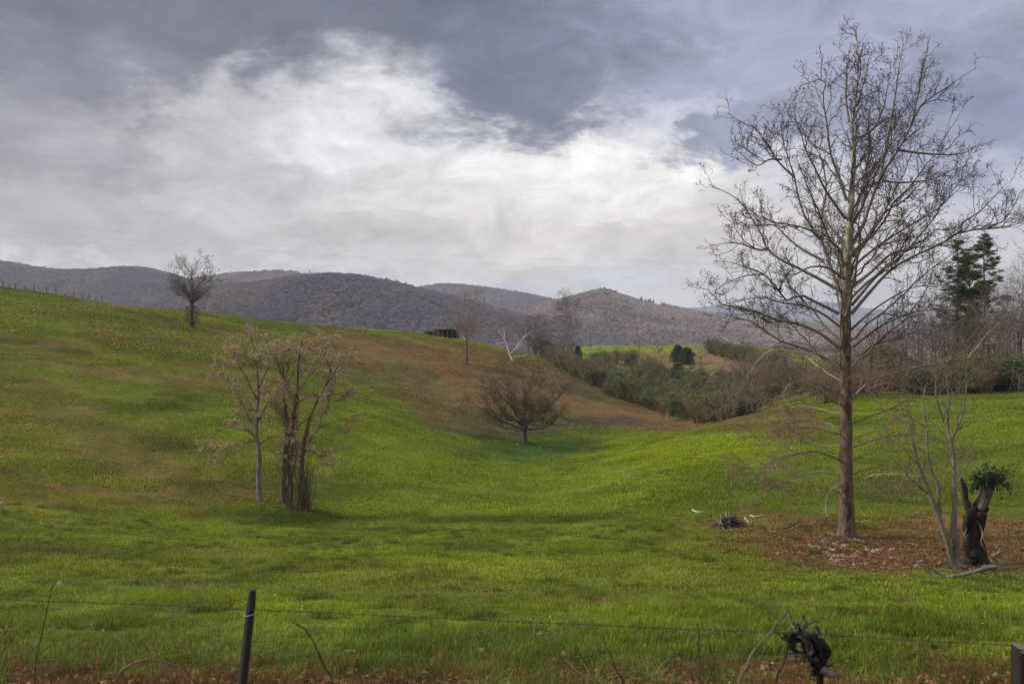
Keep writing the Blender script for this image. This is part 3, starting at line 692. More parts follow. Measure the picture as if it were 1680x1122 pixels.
# ------------------------------------------------------------------ the great sycamore
SYC = ground(1390, 881)
def px_limb(pts, Y, dep=0.0, r=None):
    """photo pixels -> points at distance Y with depth drifting by dep towards the tip"""
    k = len(pts); o = []
    for j, (x, y) in enumerate(pts): o.append(at(x, y, Y + dep * (j / (k - 1)) ** 1.1))
    return np.array(o)
SYC_UP = [  # live limbs
    [(1379, 482), (1365, 444), (1352, 407), (1344, 388), (1322, 359), (1309, 321), (1304, 292), (1290, 250), (1282, 218), (1284, 182), (1292, 165)],
    [(1304, 292), (1280, 269), (1258, 237), (1242, 213), (1218, 202), (1194, 186)],
    [(1282, 262), (1262, 262), (1242, 272), (1222, 258), (1212, 250)],
    [(1347, 388), (1347, 359), (1355, 316), (1352, 280), (1345, 250), (1350, 222)],
    [(1387, 359), (1371, 337), (1352, 308), (1336, 274), (1322, 247), (1314, 218), (1304, 191), (1306, 168)],
    [(1389, 330), (1376, 290), (1362, 250), (1357, 205), (1350, 160), (1353, 130), (1312, 142)],
    [(1376, 476), (1339, 455), (1306, 438), (1280, 426), (1258, 407), (1250, 386), (1232, 356), (1210, 327), (1181, 311), (1162, 303)],
    [(1258, 407), (1245, 410), (1210, 399), (1170, 402)],
    [(1352, 428), (1317, 410), (1290, 388), (1274, 372), (1258, 368), (1226, 372), (1196, 362)],
    [(1344, 392), (1328, 377), (1296, 369), (1266, 364), (1240, 352), (1215, 352)],
    [(1376, 514), (1333, 493), (1312, 484), (1290, 493), (1274, 471), (1253, 450), (1232, 442), (1202, 431), (1170, 428)],
    [(1253, 450), (1226, 452), (1198, 462), (1172, 478)],
    [(1376, 570), (1344, 546), (1304, 530), (1274, 525), (1238, 511), (1205, 503), (1183, 499), (1166, 478), (1148, 472)],
    [(1378, 536), (1350, 515), (1320, 502), (1285, 497), (1252, 488), (1216, 492), (1186, 500)],
    [(1376, 597), (1333, 578), (1306, 567), (1280, 559), (1256, 543), (1232, 527), (1204, 520), (1178, 512)],
    [(1384, 440), (1378, 410), (1362, 395), (1342, 344), (1330, 320), (1310, 268)],
    [(1398, 360), (1412, 320), (1421, 276), (1428, 240), (1425, 196), (1432, 150)],
    [(1396, 402), (1415, 372), (1428, 334), (1447, 286), (1474, 246), (1495, 206), (1506, 155), (1514, 115), (1524, 66)],
    [(1495, 206), (1511, 174), (1540, 152), (1554, 144), (1583, 123), (1602, 112)],
    [(1474, 246), (1506, 251), (1551, 254), (1583, 251), (1602, 238)],
    [(1449, 296), (1470, 300), (1492, 299), (1530, 294), (1567, 278), (1588, 272)],
    [(1440, 310), (1452, 250), (1462, 200), (1470, 150), (1476, 104), (1482, 82)],
    [(1403, 227), (1418, 222), (1436, 208), (1450, 176), (1455, 150), (1462, 104)],
    [(1396, 452), (1404, 434), (1447, 399), (1498, 367), (1535, 345), (1552, 330), (1567, 316), (1584, 300)],
    [(1396, 471), (1425, 450), (1460, 418), (1500, 407), (1530, 404), (1565, 396)],
    [(1396, 516), (1423, 484), (1460, 444), (1500, 420), (1540, 402), (1578, 380), (1621, 375), (1653, 356), (1674, 316), (1690, 300)],
    [(1578, 380), (1578, 367), (1610, 345), (1642, 311), (1652, 300)],
    [(1621, 375), (1650, 372), (1690, 362)],
    [(1396, 541), (1433, 508), (1471, 484), (1492, 474), (1530, 466), (1560, 470)],
    [(1398, 500), (1430, 462), (1452, 440), (1470, 420), (1496, 380), (1520, 362)],
    [(1399, 570), (1441, 538), (1492, 514), (1540, 508), (1566, 500)],
    [(1399, 597), (1433, 567), (1465, 557), (1500, 545), (1525, 556), (1532, 576)],
    [(1400, 420), (1424, 392), (1450, 350), (1482, 330), (1512, 300), (1540, 282)],
    [(1380, 455), (1360, 440), (1330, 438), (1300, 452), (1268, 446)],
    [(1393, 200), (1388, 160), (1390, 110), (1396, 70)],
    [(1406, 175), (1416, 140), (1424, 100), (1422, 80)],
]
SYC_LOW = [  # bare drooping lower limbs
    ([(1394, 643), (1420, 627), (1487, 607), (1530, 597), (1587, 588), (1640, 593), (1664, 608), (1690, 634)], .05, 0),
    ([(1587, 588), (1613, 560), (1637, 533)], .03, 1), ([(1613, 562), (1640, 563), (1652, 560)], .015, 1),
    ([(1400, 693), (1453, 670), (1503, 647), (1553, 633), (1603, 633)], .045, 0),
    ([(1400, 733), (1437, 720), (1487, 712), (1520, 715), (1556, 730), (1590, 750)], .04, 0),
    ([(1400, 778), (1427, 772), (1487, 773), (1550, 777)], .035, 0), ([(1402, 793), (1430, 782), (1480, 783), (1510, 786)], .035, 1),
    ([(1400, 800), (1453, 793), (1487, 793)], .025, 0), ([(1400, 812), (1440, 808), (1466, 811)], .018, 0), ([(1398, 655), (1420, 628), (1424, 604)], .045, 1),
    ([(1420, 640), (1450, 630), (1480, 640), (1500, 655)], .025, 1), ([(1402, 720), (1440, 700), (1470, 680)], .03, 0), ([(1401, 755), (1430, 740), (1470, 722), (1510, 704)], .03, 0),
    ([(1378, 605), (1348, 584), (1300, 577), (1269, 575), (1245, 593), (1235, 612)], .05, 1),
    ([(1378, 624), (1342, 599), (1318, 584), (1296, 580)], .045, 1),
    ([(1375, 645), (1342, 630), (1312, 625), (1288, 630), (1275, 654), (1254, 663), (1227, 657), (1190, 664), (1166, 675)], .045, 0),
    ([(1375, 663), (1348, 645), (1318, 633), (1288, 660), (1272, 676)], .04, 0), ([(1378, 677), (1342, 668), (1318, 665), (1294, 668)], .035, 1),
    ([(1377, 708), (1354, 690), (1312, 686), (1285, 692)], .035, 1), ([(1377, 712), (1342, 701), (1312, 698), (1288, 706), (1262, 722)], .035, 0),
    ([(1377, 730), (1342, 724), (1321, 715), (1300, 705)], .03, 1), ([(1377, 745), (1350, 738), (1318, 742), (1290, 748), (1255, 770)], .03, 0),
    ([(1377, 754), (1342, 742), (1300, 745), (1269, 752), (1245, 766), (1218, 784)], .045, 0), ([(1255, 766), (1232, 770), (1205, 748), (1182, 752)], .02, 0),
    ([(1377, 778), (1342, 774), (1309, 781), (1275, 796), (1245, 811), (1212, 831)], .045, 0), ([(1377, 808), (1342, 799), (1281, 798), (1240, 800)], .03, 0),
    ([(1377, 795), (1360, 805), (1353, 824), (1354, 845)], .025, 1), ([(1300, 745), (1270, 700), (1250, 690), (1220, 700)], .02, 0),
]
def sycamore():
    r = np.random.default_rng(5); Y = SYC[1]; base = SYC
    root = empty('sycamore_tree', base)
    tag(root, 'tall bare sycamore with pale upper limbs and hanging seed balls, standing alone by the stump', 'tree')
    tp = [(1390, 890), (1389, 860), (1388, 800), (1388, 700), (1387, 600), (1387, 520), (1389, 440), (1394, 380), (1397, 318), (1402, 250), (1398, 205), (1404, 160), (1408, 100), (1404, 42)]
    tw = [40, 27, 22, 19.5, 18, 17, 14.5, 11.5, 9, 6, 4.5, 3.2, 2.2, 1.1]
    T = spline(np.concatenate([px_limb(tp, Y), np.array(tw)[:, None] / F * Y / 2], 1), 60)
    TP = T[None, :, :3] - base; TR = T[None, :, 3]
    zt = TP[0, :, 2]; k = sstep(8.0, 13.5, zt)[:, None]
    pale = np.array((.37, .34, .27)); brown = np.array((.105, .078, .058)); dark = np.array((.075, .058, .046))
    g = Geo(); ct = brown * (1 - k) + pale * .85 * k
    n, sd_ = 60, 20
    # bark with plates and ridges: real relief
    a = np.arange(sd_) * 2 * np.pi / sd_
    tubes(g, TP, TR * (1 + .05 * np.sin(np.arange(60) * 2.1)), ct[None], sd_)
    g.obj('trunk', M_SYC, root)
    n = 16; LP = []; LR = []; ci = 0
    for k, pts in enumerate(SYC_UP):
        dep = 3.2 * math.sin(k * 2.4 + .6)
        s = spline(px_limb(pts, Y, dep), n) - base
        L = np.linalg.norm(np.diff(s, axis=0), axis=1).sum()
        LP.append(s); q = min(.082, .014 + .0098 * L); LR.append(np.maximum(q * (1 - np.linspace(0, 1, n) ** .75 * .9), .011))
    # limbs that come towards the viewer or lie behind the trunk
    for k in range(26):
        z0 = 6.5 + 9.5 * k / 26 + r.uniform(-.3, .3); az = (90 if k % 2 else -90) + r.uniform(-48, 48)
        prof = np.interp(z0, [6, 9, 12, 14, 16.5], [5.0, 5.2, 4.3, 3.2, 1.8]) * r.uniform(.75, 1.05)
        d = np.array([math.cos(R(az)), math.sin(R(az)), 0]); p0 = np.array([np.interp(z0, zt, TP[0, :, 0]), np.interp(z0, zt, TP[0, :, 1]), z0])
        p = [p0, p0 + d * prof * .35 + [0, 0, prof * .30], p0 + d * prof * .7 + [0, 0, prof * .62], p0 + d * prof + [0, 0, prof * 1.0]]
        s = spline(p, n); s[1:] += np.cumsum(r.normal(size=(n - 1, 3)), 0) * .06
        LP.append(s); LR.append(np.maximum(.014 * prof * (1 - np.linspace(0, 1, n) ** .8 * .9), .011))
    LP = np.array(LP); LR = np.array(LR)
    lc = pale * .64 * (np.clip((LR - .026) / .05, 0, 1))[..., None] * .9 + np.array((.10, .075, .055)) * (1 - np.clip((LR - .026) / .05, 0, 1))[..., None]
    g = Geo(); tubes(g, LP, LR, lc, 7)
    P1, K1 = kids(LP, LR, 3.3, 8, 1.8, .022, .0075, r, ang=(28, 62), tmin=.22, wob=.20, up=.07, zig=.16, taper=.45)
    tubes(g, P1, K1, (.10, .078, .058), 4)
    PT = TP[:, 44:]; PX, KX = kids(PT, TR[:, 44:], 5.0, 8, 1.3, .022, .009, r, ang=(22, 50), tmin=0.0, wob=.24, up=.09, zig=.2, taper=.6)
    tubes(g, PX, KX, dark, 4)
    P1 = np.concatenate([P1, PX]); K1 = np.concatenate([K1, KX])
    P2, K2 = kids(P1, K1, 6.4, 6, .66, .0085, .0055, r, ang=(30, 65), tmin=.12, wob=.24, up=.05, zig=.22)
    tubes(g, P2, K2, (.075, .055, .042), 3)
    P3, K3 = kids(P2, K2, 6.6, 4, .28, .0055, .0042, r, ang=(30, 70), tmin=.2, wob=.28, up=.03, zig=.22)
    tubes(g, P3, K3, (.06, .045, .036), 3)
    g.obj('crown', M_TWIG, root)
    # lower limbs
    g = Geo(); A = []; B = []; C = []
    for k, (pts, rad, pl) in enumerate(SYC_LOW):
        s = spline(px_limb(pts, Y, 2.2 * math.sin(k * 1.9)), 14) - base
        s[1:] += np.cumsum(r.normal(size=(13, 3)), 0) * .018
        A.append(s); B.append(np.maximum(rad * .85 * (1 - np.linspace(0, 1, 14) * .75), .010)); C.append((.33, .29, .22) if pl else (.17, .125, .09))
    A = np.array(A); B = np.array(B); tubes(g, A, B, np.array(C), 6)
    Q1, J1 = kids(A, B, 6.5, 7, 1.6, .016, .009, r, ang=(30, 70), tmin=.25, wob=.25, up=-.06, zig=.2)
    tubes(g, Q1, J1, (.20, .145, .10), 3)
    Q2, J2 = kids(Q1, J1, 6.0, 5, .7, .009, .007, r, ang=(35, 70), tmin=.2, wob=.3, up=-.05, zig=.25)
    tubes(g, Q2, J2, (.17, .115, .075), 3)
    g.obj('lower_limbs', M_TWIG, root)
    # seed balls and shrivelled leaves hanging on the twigs
    c = tips(P2, r, 8500); c[:, 2] -= r.uniform(.02, .10, len(c))
    hz = sstep(4.0, 8.0, c[:, 2]); c = c[r.uniform(0, 1, len(c)) < .25 + .75 * hz]
    g = Geo(); quads(g, c, .030, np.array((.05, .036, .028)) * r.uniform(.6, 1.6, (len(c), 1)), r, .75)
    o = g.obj('seed_balls', M_LEAF, root, smooth=False); tag(o, kind='stuff')
def syc_mat():
    """flaking bark: brown plates below, pale smooth patches higher up"""
    mt, nt, b = new_mat('sycamore_bark'); N = nt.nodes; L = nt.links
    a = N.new('ShaderNodeAttribute'); a.attribute_name = 'Col'
    tc = N.new('ShaderNodeTexCoord'); mp = N.new('ShaderNodeMapping'); mp.inputs['Scale'].default_value = (1, 1, .42); L.new(tc.outputs['Object'], mp.inputs[0])
    v = N.new('ShaderNodeTexNoise'); v.inputs['Scale'].default_value = 5.5; v.inputs['Detail'].default_value = 5; v.inputs['Distortion'].default_value = .6; L.new(mp.outputs[0], v.inputs['Vector'])
    cr = N.new('ShaderNodeValToRGB'); e = cr.color_ramp.elements
    e[0].position = .36; e[0].color = (.48, .45, .42, 1); e[1].position = .62; e[1].color = (1.45, 1.4, 1.3, 1)
    k = e.new(.48); k.color = (.9, .88, .82, 1); k = e.new(.53); k.color = (1.05, 1.05, 1.0, 1)
    L.new(v.outputs['Fac'], cr.inputs[0])
    mx = N.new('ShaderNodeMix'); mx.data_type = 'RGBA'; mx.blend_type = 'MULTIPLY'; mx.inputs[0].default_value = 1
    L.new(a.outputs['Color'], mx.inputs[6]); L.new(cr.outputs[0], mx.inputs[7]); L.new(mx.outputs[2], b.inputs['Base Color'])
    b.inputs['Roughness'].default_value = .9; b.inputs['Specular IOR Level'].default_value = .15
    n2 = N.new('ShaderNodeTexVoronoi'); n2.inputs['Scale'].default_value = 16; L.new(mp.outputs[0], n2.inputs['Vector'])
    bp = N.new('ShaderNodeBump'); bp.inputs['Distance'].default_value = .025; bp.inputs['Strength'].default_value = .8
    L.new(n2.outputs['Distance'], bp.inputs['Height']); L.new(bp.outputs[0], b.inputs['Normal'])
    return mt
M_SYC = syc_mat()
sycamore()

# ------------------------------------------------------------------ single trees of the pasture
def mpx(P, px): return px / F * P[1]          # size in metres of so many photo pixels at P
DOME = [(.34, .75), (.5, 1.0), (.7, .95), (.86, .7), (1, .25)]
OVAL = [(.25, .5), (.45, .95), (.65, 1.0), (.85, .7), (1, .2)]
FAN = [(.42, .55), (.56, .92), (.72, 1.0), (.87, .82), (1.0, .42)]
p = ground(315, 538)
bare_tree('bare_tree', 'fan shaped bare tree alone on the left ridge with an ivy clump at its foot', 'tree', p, mpx(p, 119), mpx(p, 45), 21, FAN, nl=40, fork=.36, r0=.32, leader=.80, limb_k=.75, bow=.44,
          angle=(16, 46), limbc=(.115, .095, .08), bark=(.085, .07, .058), twigc=(.09, .072, .062), dens=(2.0, 2.6, 2.2), lens=(.19, .09, .05), wob=.05, up=.06, twig_r=.016, ivy=(.4, 3.7, 1.35, 950))
p = stand(362, 197); p[2] -= .3
bare_tree('bare_tree', 'small reddish bare tree just over the ridge right of the fan shaped tree', 'tree', p, 5.6, 2.3, 22, DOME, nl=14, fork=.15, r0=.14, limbc=(.15, .105, .085), twigc=(.16, .11, .09), dens=(1.3, 2.2, 2), twig_r=.018)
p = stand(296, 200); p[2] -= .3
bare_tree('bare_tree', 'low brown bare bush of a tree half hidden behind the ivied fan tree', 'tree', p, 4.6, 2.7, 23, DOME, nl=14, fork=.1, r0=.12, limbc=(.14, .10, .08), twigc=(.15, .11, .09), dens=(1.3, 2.2, 2), twig_r=.016)
p = ground(412, 557)
bare_tree('bare_tree', 'thin pale stemmed sapling on the ridge above the leafy trees', 'tree', p, mpx(p, 62), mpx(p, 17), 24, OVAL, nl=16, fork=.3, r0=.12, angle=(25, 45), bark=(.36, .33, .28), limbc=(.25, .22, .19), twigc=(.17, .135, .12), dens=(1.0, 1.6, 0), twig_r=.012)
p = ground(765, 598)
bare_tree('bare_tree', 'tall narrow bare tree with silvery branches standing on the brown slope', 'tree', p, mpx(p, 124), mpx(p, 34), 25, [(.42, .55), (.55, .9), (.72, 1.0), (.88, .75), (1, .3)], nl=30, fork=.36, r0=.26,
          angle=(22, 48), bark=(.10, .075, .06), limbc=(.33, .29, .26), twigc=(.20, .15, .13), dens=(2.0, 3.0, 2.5), lens=(.2, .10, .05), wob=.13, up=.09, twig_r=.013)
p = ground(861, 728)
bare_tree('bare_tree', 'round topped bare tree with spreading dark limbs in the valley bottom', 'tree', p, mpx(p, 137), mpx(p, 78), 26, [(.30, .95), (.45, 1.05), (.65, 1.0), (.84, .82), (1, .42)], limb_wob=3.2, nl=30, fork=.20, r0=.30, leader=.66, droop=.02,
          angle=(30, 66), bark=(.075, .06, .05), limbc=(.08, .062, .05), twigc=(.105, .072, .05), dens=(2.8, 4.6, 4.6), lens=(.24, .14, .08), wob=.24, up=.10, twig_r=.009)
p = ground(954, 652)
bare_tree('bare_tree', 'young twiggy tree on the rusty slope right of the round bare tree', 'tree', p, mpx(p, 42), mpx(p, 17), 27, DOME, nl=12, fork=.2, r0=.07, limbc=(.15, .115, .09), twigc=(.17, .125, .10), dens=(1.6, 2.4, 2), twig_r=.012)
for (x, y, h, lab) in ((1094, 690, 26, 'short pale sapling at the foot of the bushes, left one of a pair'), (1126, 691, 27, 'short pale sapling at the foot of the bushes, right one of a pair')):
    p = ground(x, y) if x < 1110 else stand(x, 138)
    bare_tree('sapling', lab, 'tree', p, mpx(p, h), mpx(p, 5), x, OVAL, nl=7, fork=.4, r0=.06, bark=(.36, .33, .29), limbc=(.3, .27, .23), twigc=(.2, .16, .13), dens=(1.2, 0.5, 0), twig_r=.012)
for (x, Y, top, half, seed, lab, kw) in (
    (829, 214, 507, 20, 31, 'hazy brown bare tree just behind the crest by the white snag', dict(nl=16, twigc=(.17, .125, .11), limbc=(.17, .13, .11))),
    (868, 212, 512, 20, 38, 'brown bare tree behind the crest, between the white snag and the bushes', dict(nl=18, twigc=(.14, .10, .085), limbc=(.13, .10, .085))),
    (884, 206, 517, 24, 32, 'thick dark brown bare tree at the top of the bushy strip', dict(nl=24, twigc=(.12, .085, .07), limbc=(.10, .08, .065), r0=.3)),
    (926, 212, 482, 26, 33, 'open airy bare tree rising above the bushes against the tan hill', dict(nl=20, twigc=(.12, .09, .08), limbc=(.2, .17, .15), r0=.2, leaves=(700, .10, [(.09, .065, .05)]))),
    (1048, 330, 550, 14, 34, 'small bare tree at the near edge of the far green field', dict(nl=14)),
    (1080, 300, 556, 16, 35, 'bare reddish bush on the far brown field left of the dark cedars', dict(nl=16, fork=.08, twigc=(.17, .12, .105))),
    (1032, 285, 566, 18, 36, 'low bare bush above the green thicket on the far brown field', dict(nl=16, fork=.08, twigc=(.16, .115, .10))),
    (1150, 262, 556, 18, 37, 'bare tree on the far brown field right of the dark cedars', dict(nl=16, fork=.2, twigc=(.17, .12, .105))),
    ):
    p = stand(x, Y); p[2] -= .2
    d = dict(fork=.22, r0=.18, limbc=(.15, .12, .10), twigc=(.15, .11, .095), dens=(2.0, 3.0, 2.5), twig_r=.014); d.update(kw)
    bare_tree('bare_tree', lab, 'tree', p, max(3.0, p[1] * (ray(x, top)[1]) - p[2]), mpx(p, half), seed, OVAL, **d)

def snag():
    p = ground(841, 593); Y = p[1]; r = np.random.default_rng(3)
    root = empty('dead_tree', p); tag(root, 'dead white barked tree with a few bare forked limbs on the brown slope', 'tree')
    L = [([(841, 597), (838, 586), (834, 577), (828, 559), (823, 551), (819, 547), (817, 541)], .17), ([(826, 555), (829, 549), (826, 538)], .07),
         ([(836, 580), (840, 577), (846, 571), (857, 556), (866, 548), (873, 543)], .12), ([(847, 573), (854, 566), (861, 559), (866, 563), (871, 563)], .06),
         ([(840, 588), (848, 585), (865, 582), (872, 584), (879, 588)], .06), ([(857, 557), (862, 546), (858, 536)], .04), ([(861, 560), (864, 568)], .03),
         ([(828, 562), (820, 563), (812, 567), (808, 574)], .05), ([(834, 598), (828, 596), (823, 598)], .04), ([(846, 572), (850, 560), (849, 549)], .04), ([(872, 584), (876, 594)], .03)]
    A = np.array([spline(px_limb(q, Y, 1.2 * math.sin(k * 2.1)), 12) - p for k, (q, _) in enumerate(L)])
    B = np.array([np.maximum(w * (1 - np.linspace(0, 1, 12) * .75), .016) for _, w in L])
    A[:, 1:] += np.cumsum(r.normal(size=(len(L), 11, 3)), 1) * .03
    g = Geo(); tubes(g, A[:1], B[:1], (.55, .52, .47), 7); g.obj('trunk', M_TWIG, root)
    g = Geo(); tubes(g, A[1:], B[1:], (.5, .47, .42), 5)
    C, K = kids(A, B, .8, 6, 1.5, .03, .012, r, wob=.2, up=.03, tmin=.3); tubes(g, C, K, (.34, .29, .25), 3)
    g.obj('crown', M_TWIG, root)
snag()

TAN = [(.36, .26, .15), (.42, .31, .19), (.27, .175, .10), (.46, .36, .24)]
def leafy_pair():
    """the two trees that keep their tan leaves"""
    for (name, lab, stems, limbs, seed, nleaf, vines, bx) in (
        ('leafy_tree', 'slender grey stemmed tree with sparse tan leaves, left of the vine covered clump',
         [([(426, 818), (425, 790), (426, 745), (421, 700), (423, 650), (421, 610), (416, 580), (412, 555)], .15)],
         [[(421, 705), (405, 680), (395, 655), (380, 630), (366, 612), (352, 604)], [(422, 660), (408, 625), (396, 600), (388, 575)], [(423, 640), (436, 610), (444, 580), (448, 560)],
          [(421, 715), (400, 705), (375, 700), (350, 712), (338, 722)], [(424, 690), (440, 665), (452, 640)], [(421, 610), (405, 590), (392, 566), (386, 556)], [(424, 730), (440, 715), (455, 712)], [(422, 720), (398, 725), (372, 735), (350, 742)]],
         41, 11000, 0, 425),
        ('leafy_tree', 'clump of leaning trunks wrapped in rusty vines, with thicker tan leaves',
         [([(470, 832), (464, 810), (466, 770), (470, 730), (471, 690), (466, 650), (465, 618), (462, 590)], .16), ([(474, 830), (478, 800), (474, 760), (478, 710), (487, 655), (489, 620), (492, 580), (496, 556)], .14),
          ([(488, 830), (494, 800), (496, 770), (498, 740), (507, 700), (520, 660), (536, 632), (544, 610)], .11), ([(466, 830), (470, 800), (482, 770), (486, 740), (482, 700)], .08)],
         [[(478, 710), (500, 690), (512, 680), (522, 672)], [(498, 745), (515, 715), (530, 700), (560, 690), (590, 688)], [(489, 640), (510, 615), (528, 600), (548, 590)], [(465, 620), (455, 600), (450, 580), (446, 566)], [(520, 660), (540, 650), (570, 645), (596, 650)],
          [(490, 610), (505, 580), (516, 560)], [(470, 735), (452, 745), (442, 735)], [(500, 735), (520, 745), (545, 752), (565, 765)], [(487, 660), (470, 630), (476, 600), (474, 575)], [(536, 632), (552, 610), (572, 600), (580, 596)], [(544, 612), (540, 585), (536, 565)]],
         42, 27000, 1, 480)):
        r = np.random.default_rng(seed)
        p = ground(bx, 820 if seed == 41 else 833); Y = p[1]
        root = empty(name, p); tag(root, lab, 'tree')
        A = np.array([spline(px_limb(q, Y, .8 * math.sin(k * 2.3)), 16) - p for k, (q, _) in enumerate(stems)])
        B = np.array([np.maximum(w * (1 - np.linspace(0, 1, 16) * .8), .012) for _, w in stems])
        A[:, 2:] += np.cumsum(r.normal(size=(len(A), 14, 3)), 1) * .018
        for k in range(len(A)): A[k, 0, 2] -= .25
        C = np.array([spline(px_limb(q, Y, 1.7 * math.sin(k * 2.0 + seed)), 12) - p for k, q in enumerate(limbs)])
        C[:, 1:] += np.cumsum(r.normal(size=(len(C), 11, 3)), 1) * .03
        D = np.broadcast_to(np.maximum(.055 * (1 - np.linspace(0, 1, 12) * .8), .010), C.shape[:2]).copy()
        g = Geo(); tubes(g, A, B, (.17, .145, .125) if seed == 41 else (.105, .075, .058), 9); g.obj('trunk', M_BARK, root)
        g = Geo(); tubes(g, C, D, (.14, .115, .095), 5)
        E = np.concatenate([C, A[:, 6:16].repeat(2, 1)[:, ::2][:, :10][:, [0, 1, 2, 3, 4, 5, 6, 7, 8, 9, 9, 9]]]) if False else C
        P1, K1 = kids(C, D, 4.2, 7, 1.7, .018, .008, r, wob=.25, up=.05, zig=.15, tmin=.15)
        PA, KA = kids(A[:, 5:], B[:, 5:], 3.6, 7, 1.8, .018, .008, r, wob=.22, up=.04, zig=.15, tmin=.0)
        P1 = np.concatenate([P1, PA]); K1 = np.concatenate([K1, KA]); tubes(g, P1, K1, (.15, .115, .095), 4)
        P2, K2 = kids(P1, K1, 5.5, 5, .6, .008, .005, r, wob=.3, up=.02, zig=.2); tubes(g, P2, K2, (.15, .11, .09), 3)
        g.obj('crown', M_TWIG, root)
        c = tips(P2, r, nleaf) + r.normal(size=(nleaf, 3)) * .06
        keep = .35 * fbm(c[:, 0] / .5, c[:, 2] / .5, 3, 4) + .65 * fbm(c[:, 0] / 1.2, (c[:, 2] + .6 * c[:, 1]) / 1.2, 3, seed) + sstep(2, 8, c[:, 2]) * .12 > r.uniform(.34, .66, nleaf); c = c[keep]
        g = Geo(); quads(g, c, .046, np.array(TAN)[r.integers(0, 4, len(c))] * r.uniform(.7, 1.2, (len(c), 1)), r, .6); o = g.obj('leaves', M_LEAF, root, smooth=False); tag(o, kind='stuff')
        if vines:
            g = Geo(); n = 42
            i = r.integers(0, 3, n); st = A[i, 0] + r.normal(size=(n, 3)) * np.array([.2, .2, 0]); V = np.empty((n, 10, 3))
            for k in range(10):
                j = np.minimum(k + 1, 15); V[:, k] = A[i, j] + r.normal(size=(n, 3)) * .09
            V[:, 0] = st
            tubes(g, V, np.broadcast_to(np.linspace(.022, .009, 10), (n, 10)), np.array([(.16, .085, .05), (.12, .08, .06), (.2, .15, .11)])[r.integers(0, 3, n)], 3)
            tubes(g, *kids(V, np.full((n, 10), .012), 2.2, 5, .8, .008, .005, r, wob=.35, up=-.05), (.15, .09, .06), 3)
            # the curtain of dead vines on the right of the clump
            m = 140; x0 = r.uniform(.45, 1.05, m); y0 = r.normal(0, .22, m); top = r.uniform(1.4, 3.0, m)
            V = walk(np.stack([x0 - .1 + r.normal(0, .1, m), y0, np.full(m, -.1)], 1), np.stack([r.normal(0, .12, m), r.normal(0, .1, m), np.ones(m)], 1), top, 8, .08, 0, r)
            tubes(g, V, np.broadcast_to(np.linspace(.012, .006, 8), (m, 8)), np.array([(.13, .10, .055), (.11, .075, .05)])[r.integers(0, 2, m)], 3)
            g.obj('vines', M_TWIG, root)
            n = 500; i = r.integers(0, 3, n); j = r.integers(5, 11, n); c = A[i, j] + r.normal(size=(n, 3)) * np.array([.28, .28, .3])
            g = Geo(); quads(g, c, .06, np.array([(.20, .10, .06), (.26, .15, .09)])[r.integers(0, 2, n)], r); o = g.obj('vine_leaves', M_LEAF, root, smooth=False); tag(o, kind='stuff')
leafy_pair()

# ------------------------------------------------------------------ bushes
def bush(name, base, H, rad, seed, twigc, leafc, nleaf, lsize, label, cat, group=None, nst=14, dens=(1.8, 3.6), twig_r=.011, clump=.6):
    r = np.random.default_rng(seed)
    root = empty(name, base); tag(root, label, cat, group)
    az = r.uniform(0, 6.283, nst); ti = rad * np.sqrt(r.uniform(.05, 1, nst)); n = 9
    h = H * np.sqrt(np.clip(1 - (ti / rad) ** 2 * .75, .1, 1)) * r.uniform(.75, 1.05, nst)
    p0 = np.stack([.25 * ti * np.cos(az), .25 * ti * np.sin(az), np.full(nst, -.1)], 1); p2 = np.stack([ti * np.cos(az), ti * np.sin(az), h], 1); p1 = p0 * .5 + p2 * .5; p1[:, 2] += h * .22
    u = np.linspace(0, 1, n)[None, :, None]
    A = p0[:, None] * (1 - u) ** 2 + 2 * p1[:, None] * u * (1 - u) + p2[:, None] * u ** 2
    A[:, 1:] += np.cumsum(r.normal(size=(nst, n - 1, 3)), 1) * .02 * H
    B = np.broadcast_to(np.linspace(.014 * H, twig_r, n), (nst, n))
    g = Geo(); tubes(g, A, B, mixcol(twigc, (.06, .05, .04), .35), 4); P1, K1 = kids(A, B, dens[0] * 4.0 / H, 6, .42 * H, .006 * H, twig_r, r, wob=.22, up=.05, zig=.1, tmin=.1, minL=.1); tubes(g, P1, K1, twigc, 3)
    P2, K2 = kids(P1, K1, dens[1] * 4.0 / H, 5, .2 * H, twig_r, twig_r * .7, r, wob=.3, up=.04, zig=.15, tmin=.1); tubes(g, P2, K2, np.asarray(twigc) * 1.1, 3)
    g.obj('branches', M_TWIG, root)
    if nleaf:
        c = tips(P2, r, nleaf) + r.normal(size=(nleaf, 3)) * .05 * H
        k = fbm(c[:, 0] / (H * .22) + seed, (c[:, 2] + c[:, 1] * .8) / (H * .22), 3, seed); c = c[k > r.uniform(.5 - clump * .5, .5 + clump * .35, nleaf)]
        lc = np.array(leafc)[r.integers(0, len(leafc), len(c))] * r.uniform(.65, 1.3, (len(c), 1))
        g = Geo(); quads(g, c, lsize, lc, r); o = g.obj('leaves', M_LEAF, root, smooth=False); tag(o, kind='stuff')
    return root
OLIVE = [(.115, .115, .038), (.15, .14, .055), (.08, .088, .028), (.18, .155, .075)]
GREYG = [(.12, .145, .055), (.16, .175, .075), (.09, .115, .038), (.135, .165, .055)]
DKGRN = [(.035, .065, .03), (.048, .08, .036), (.028, .05, .026)]
BRN = [(.15, .11, .075), (.12, .085, .06)]
far_away = (0, 0, 0)
KIND = {}
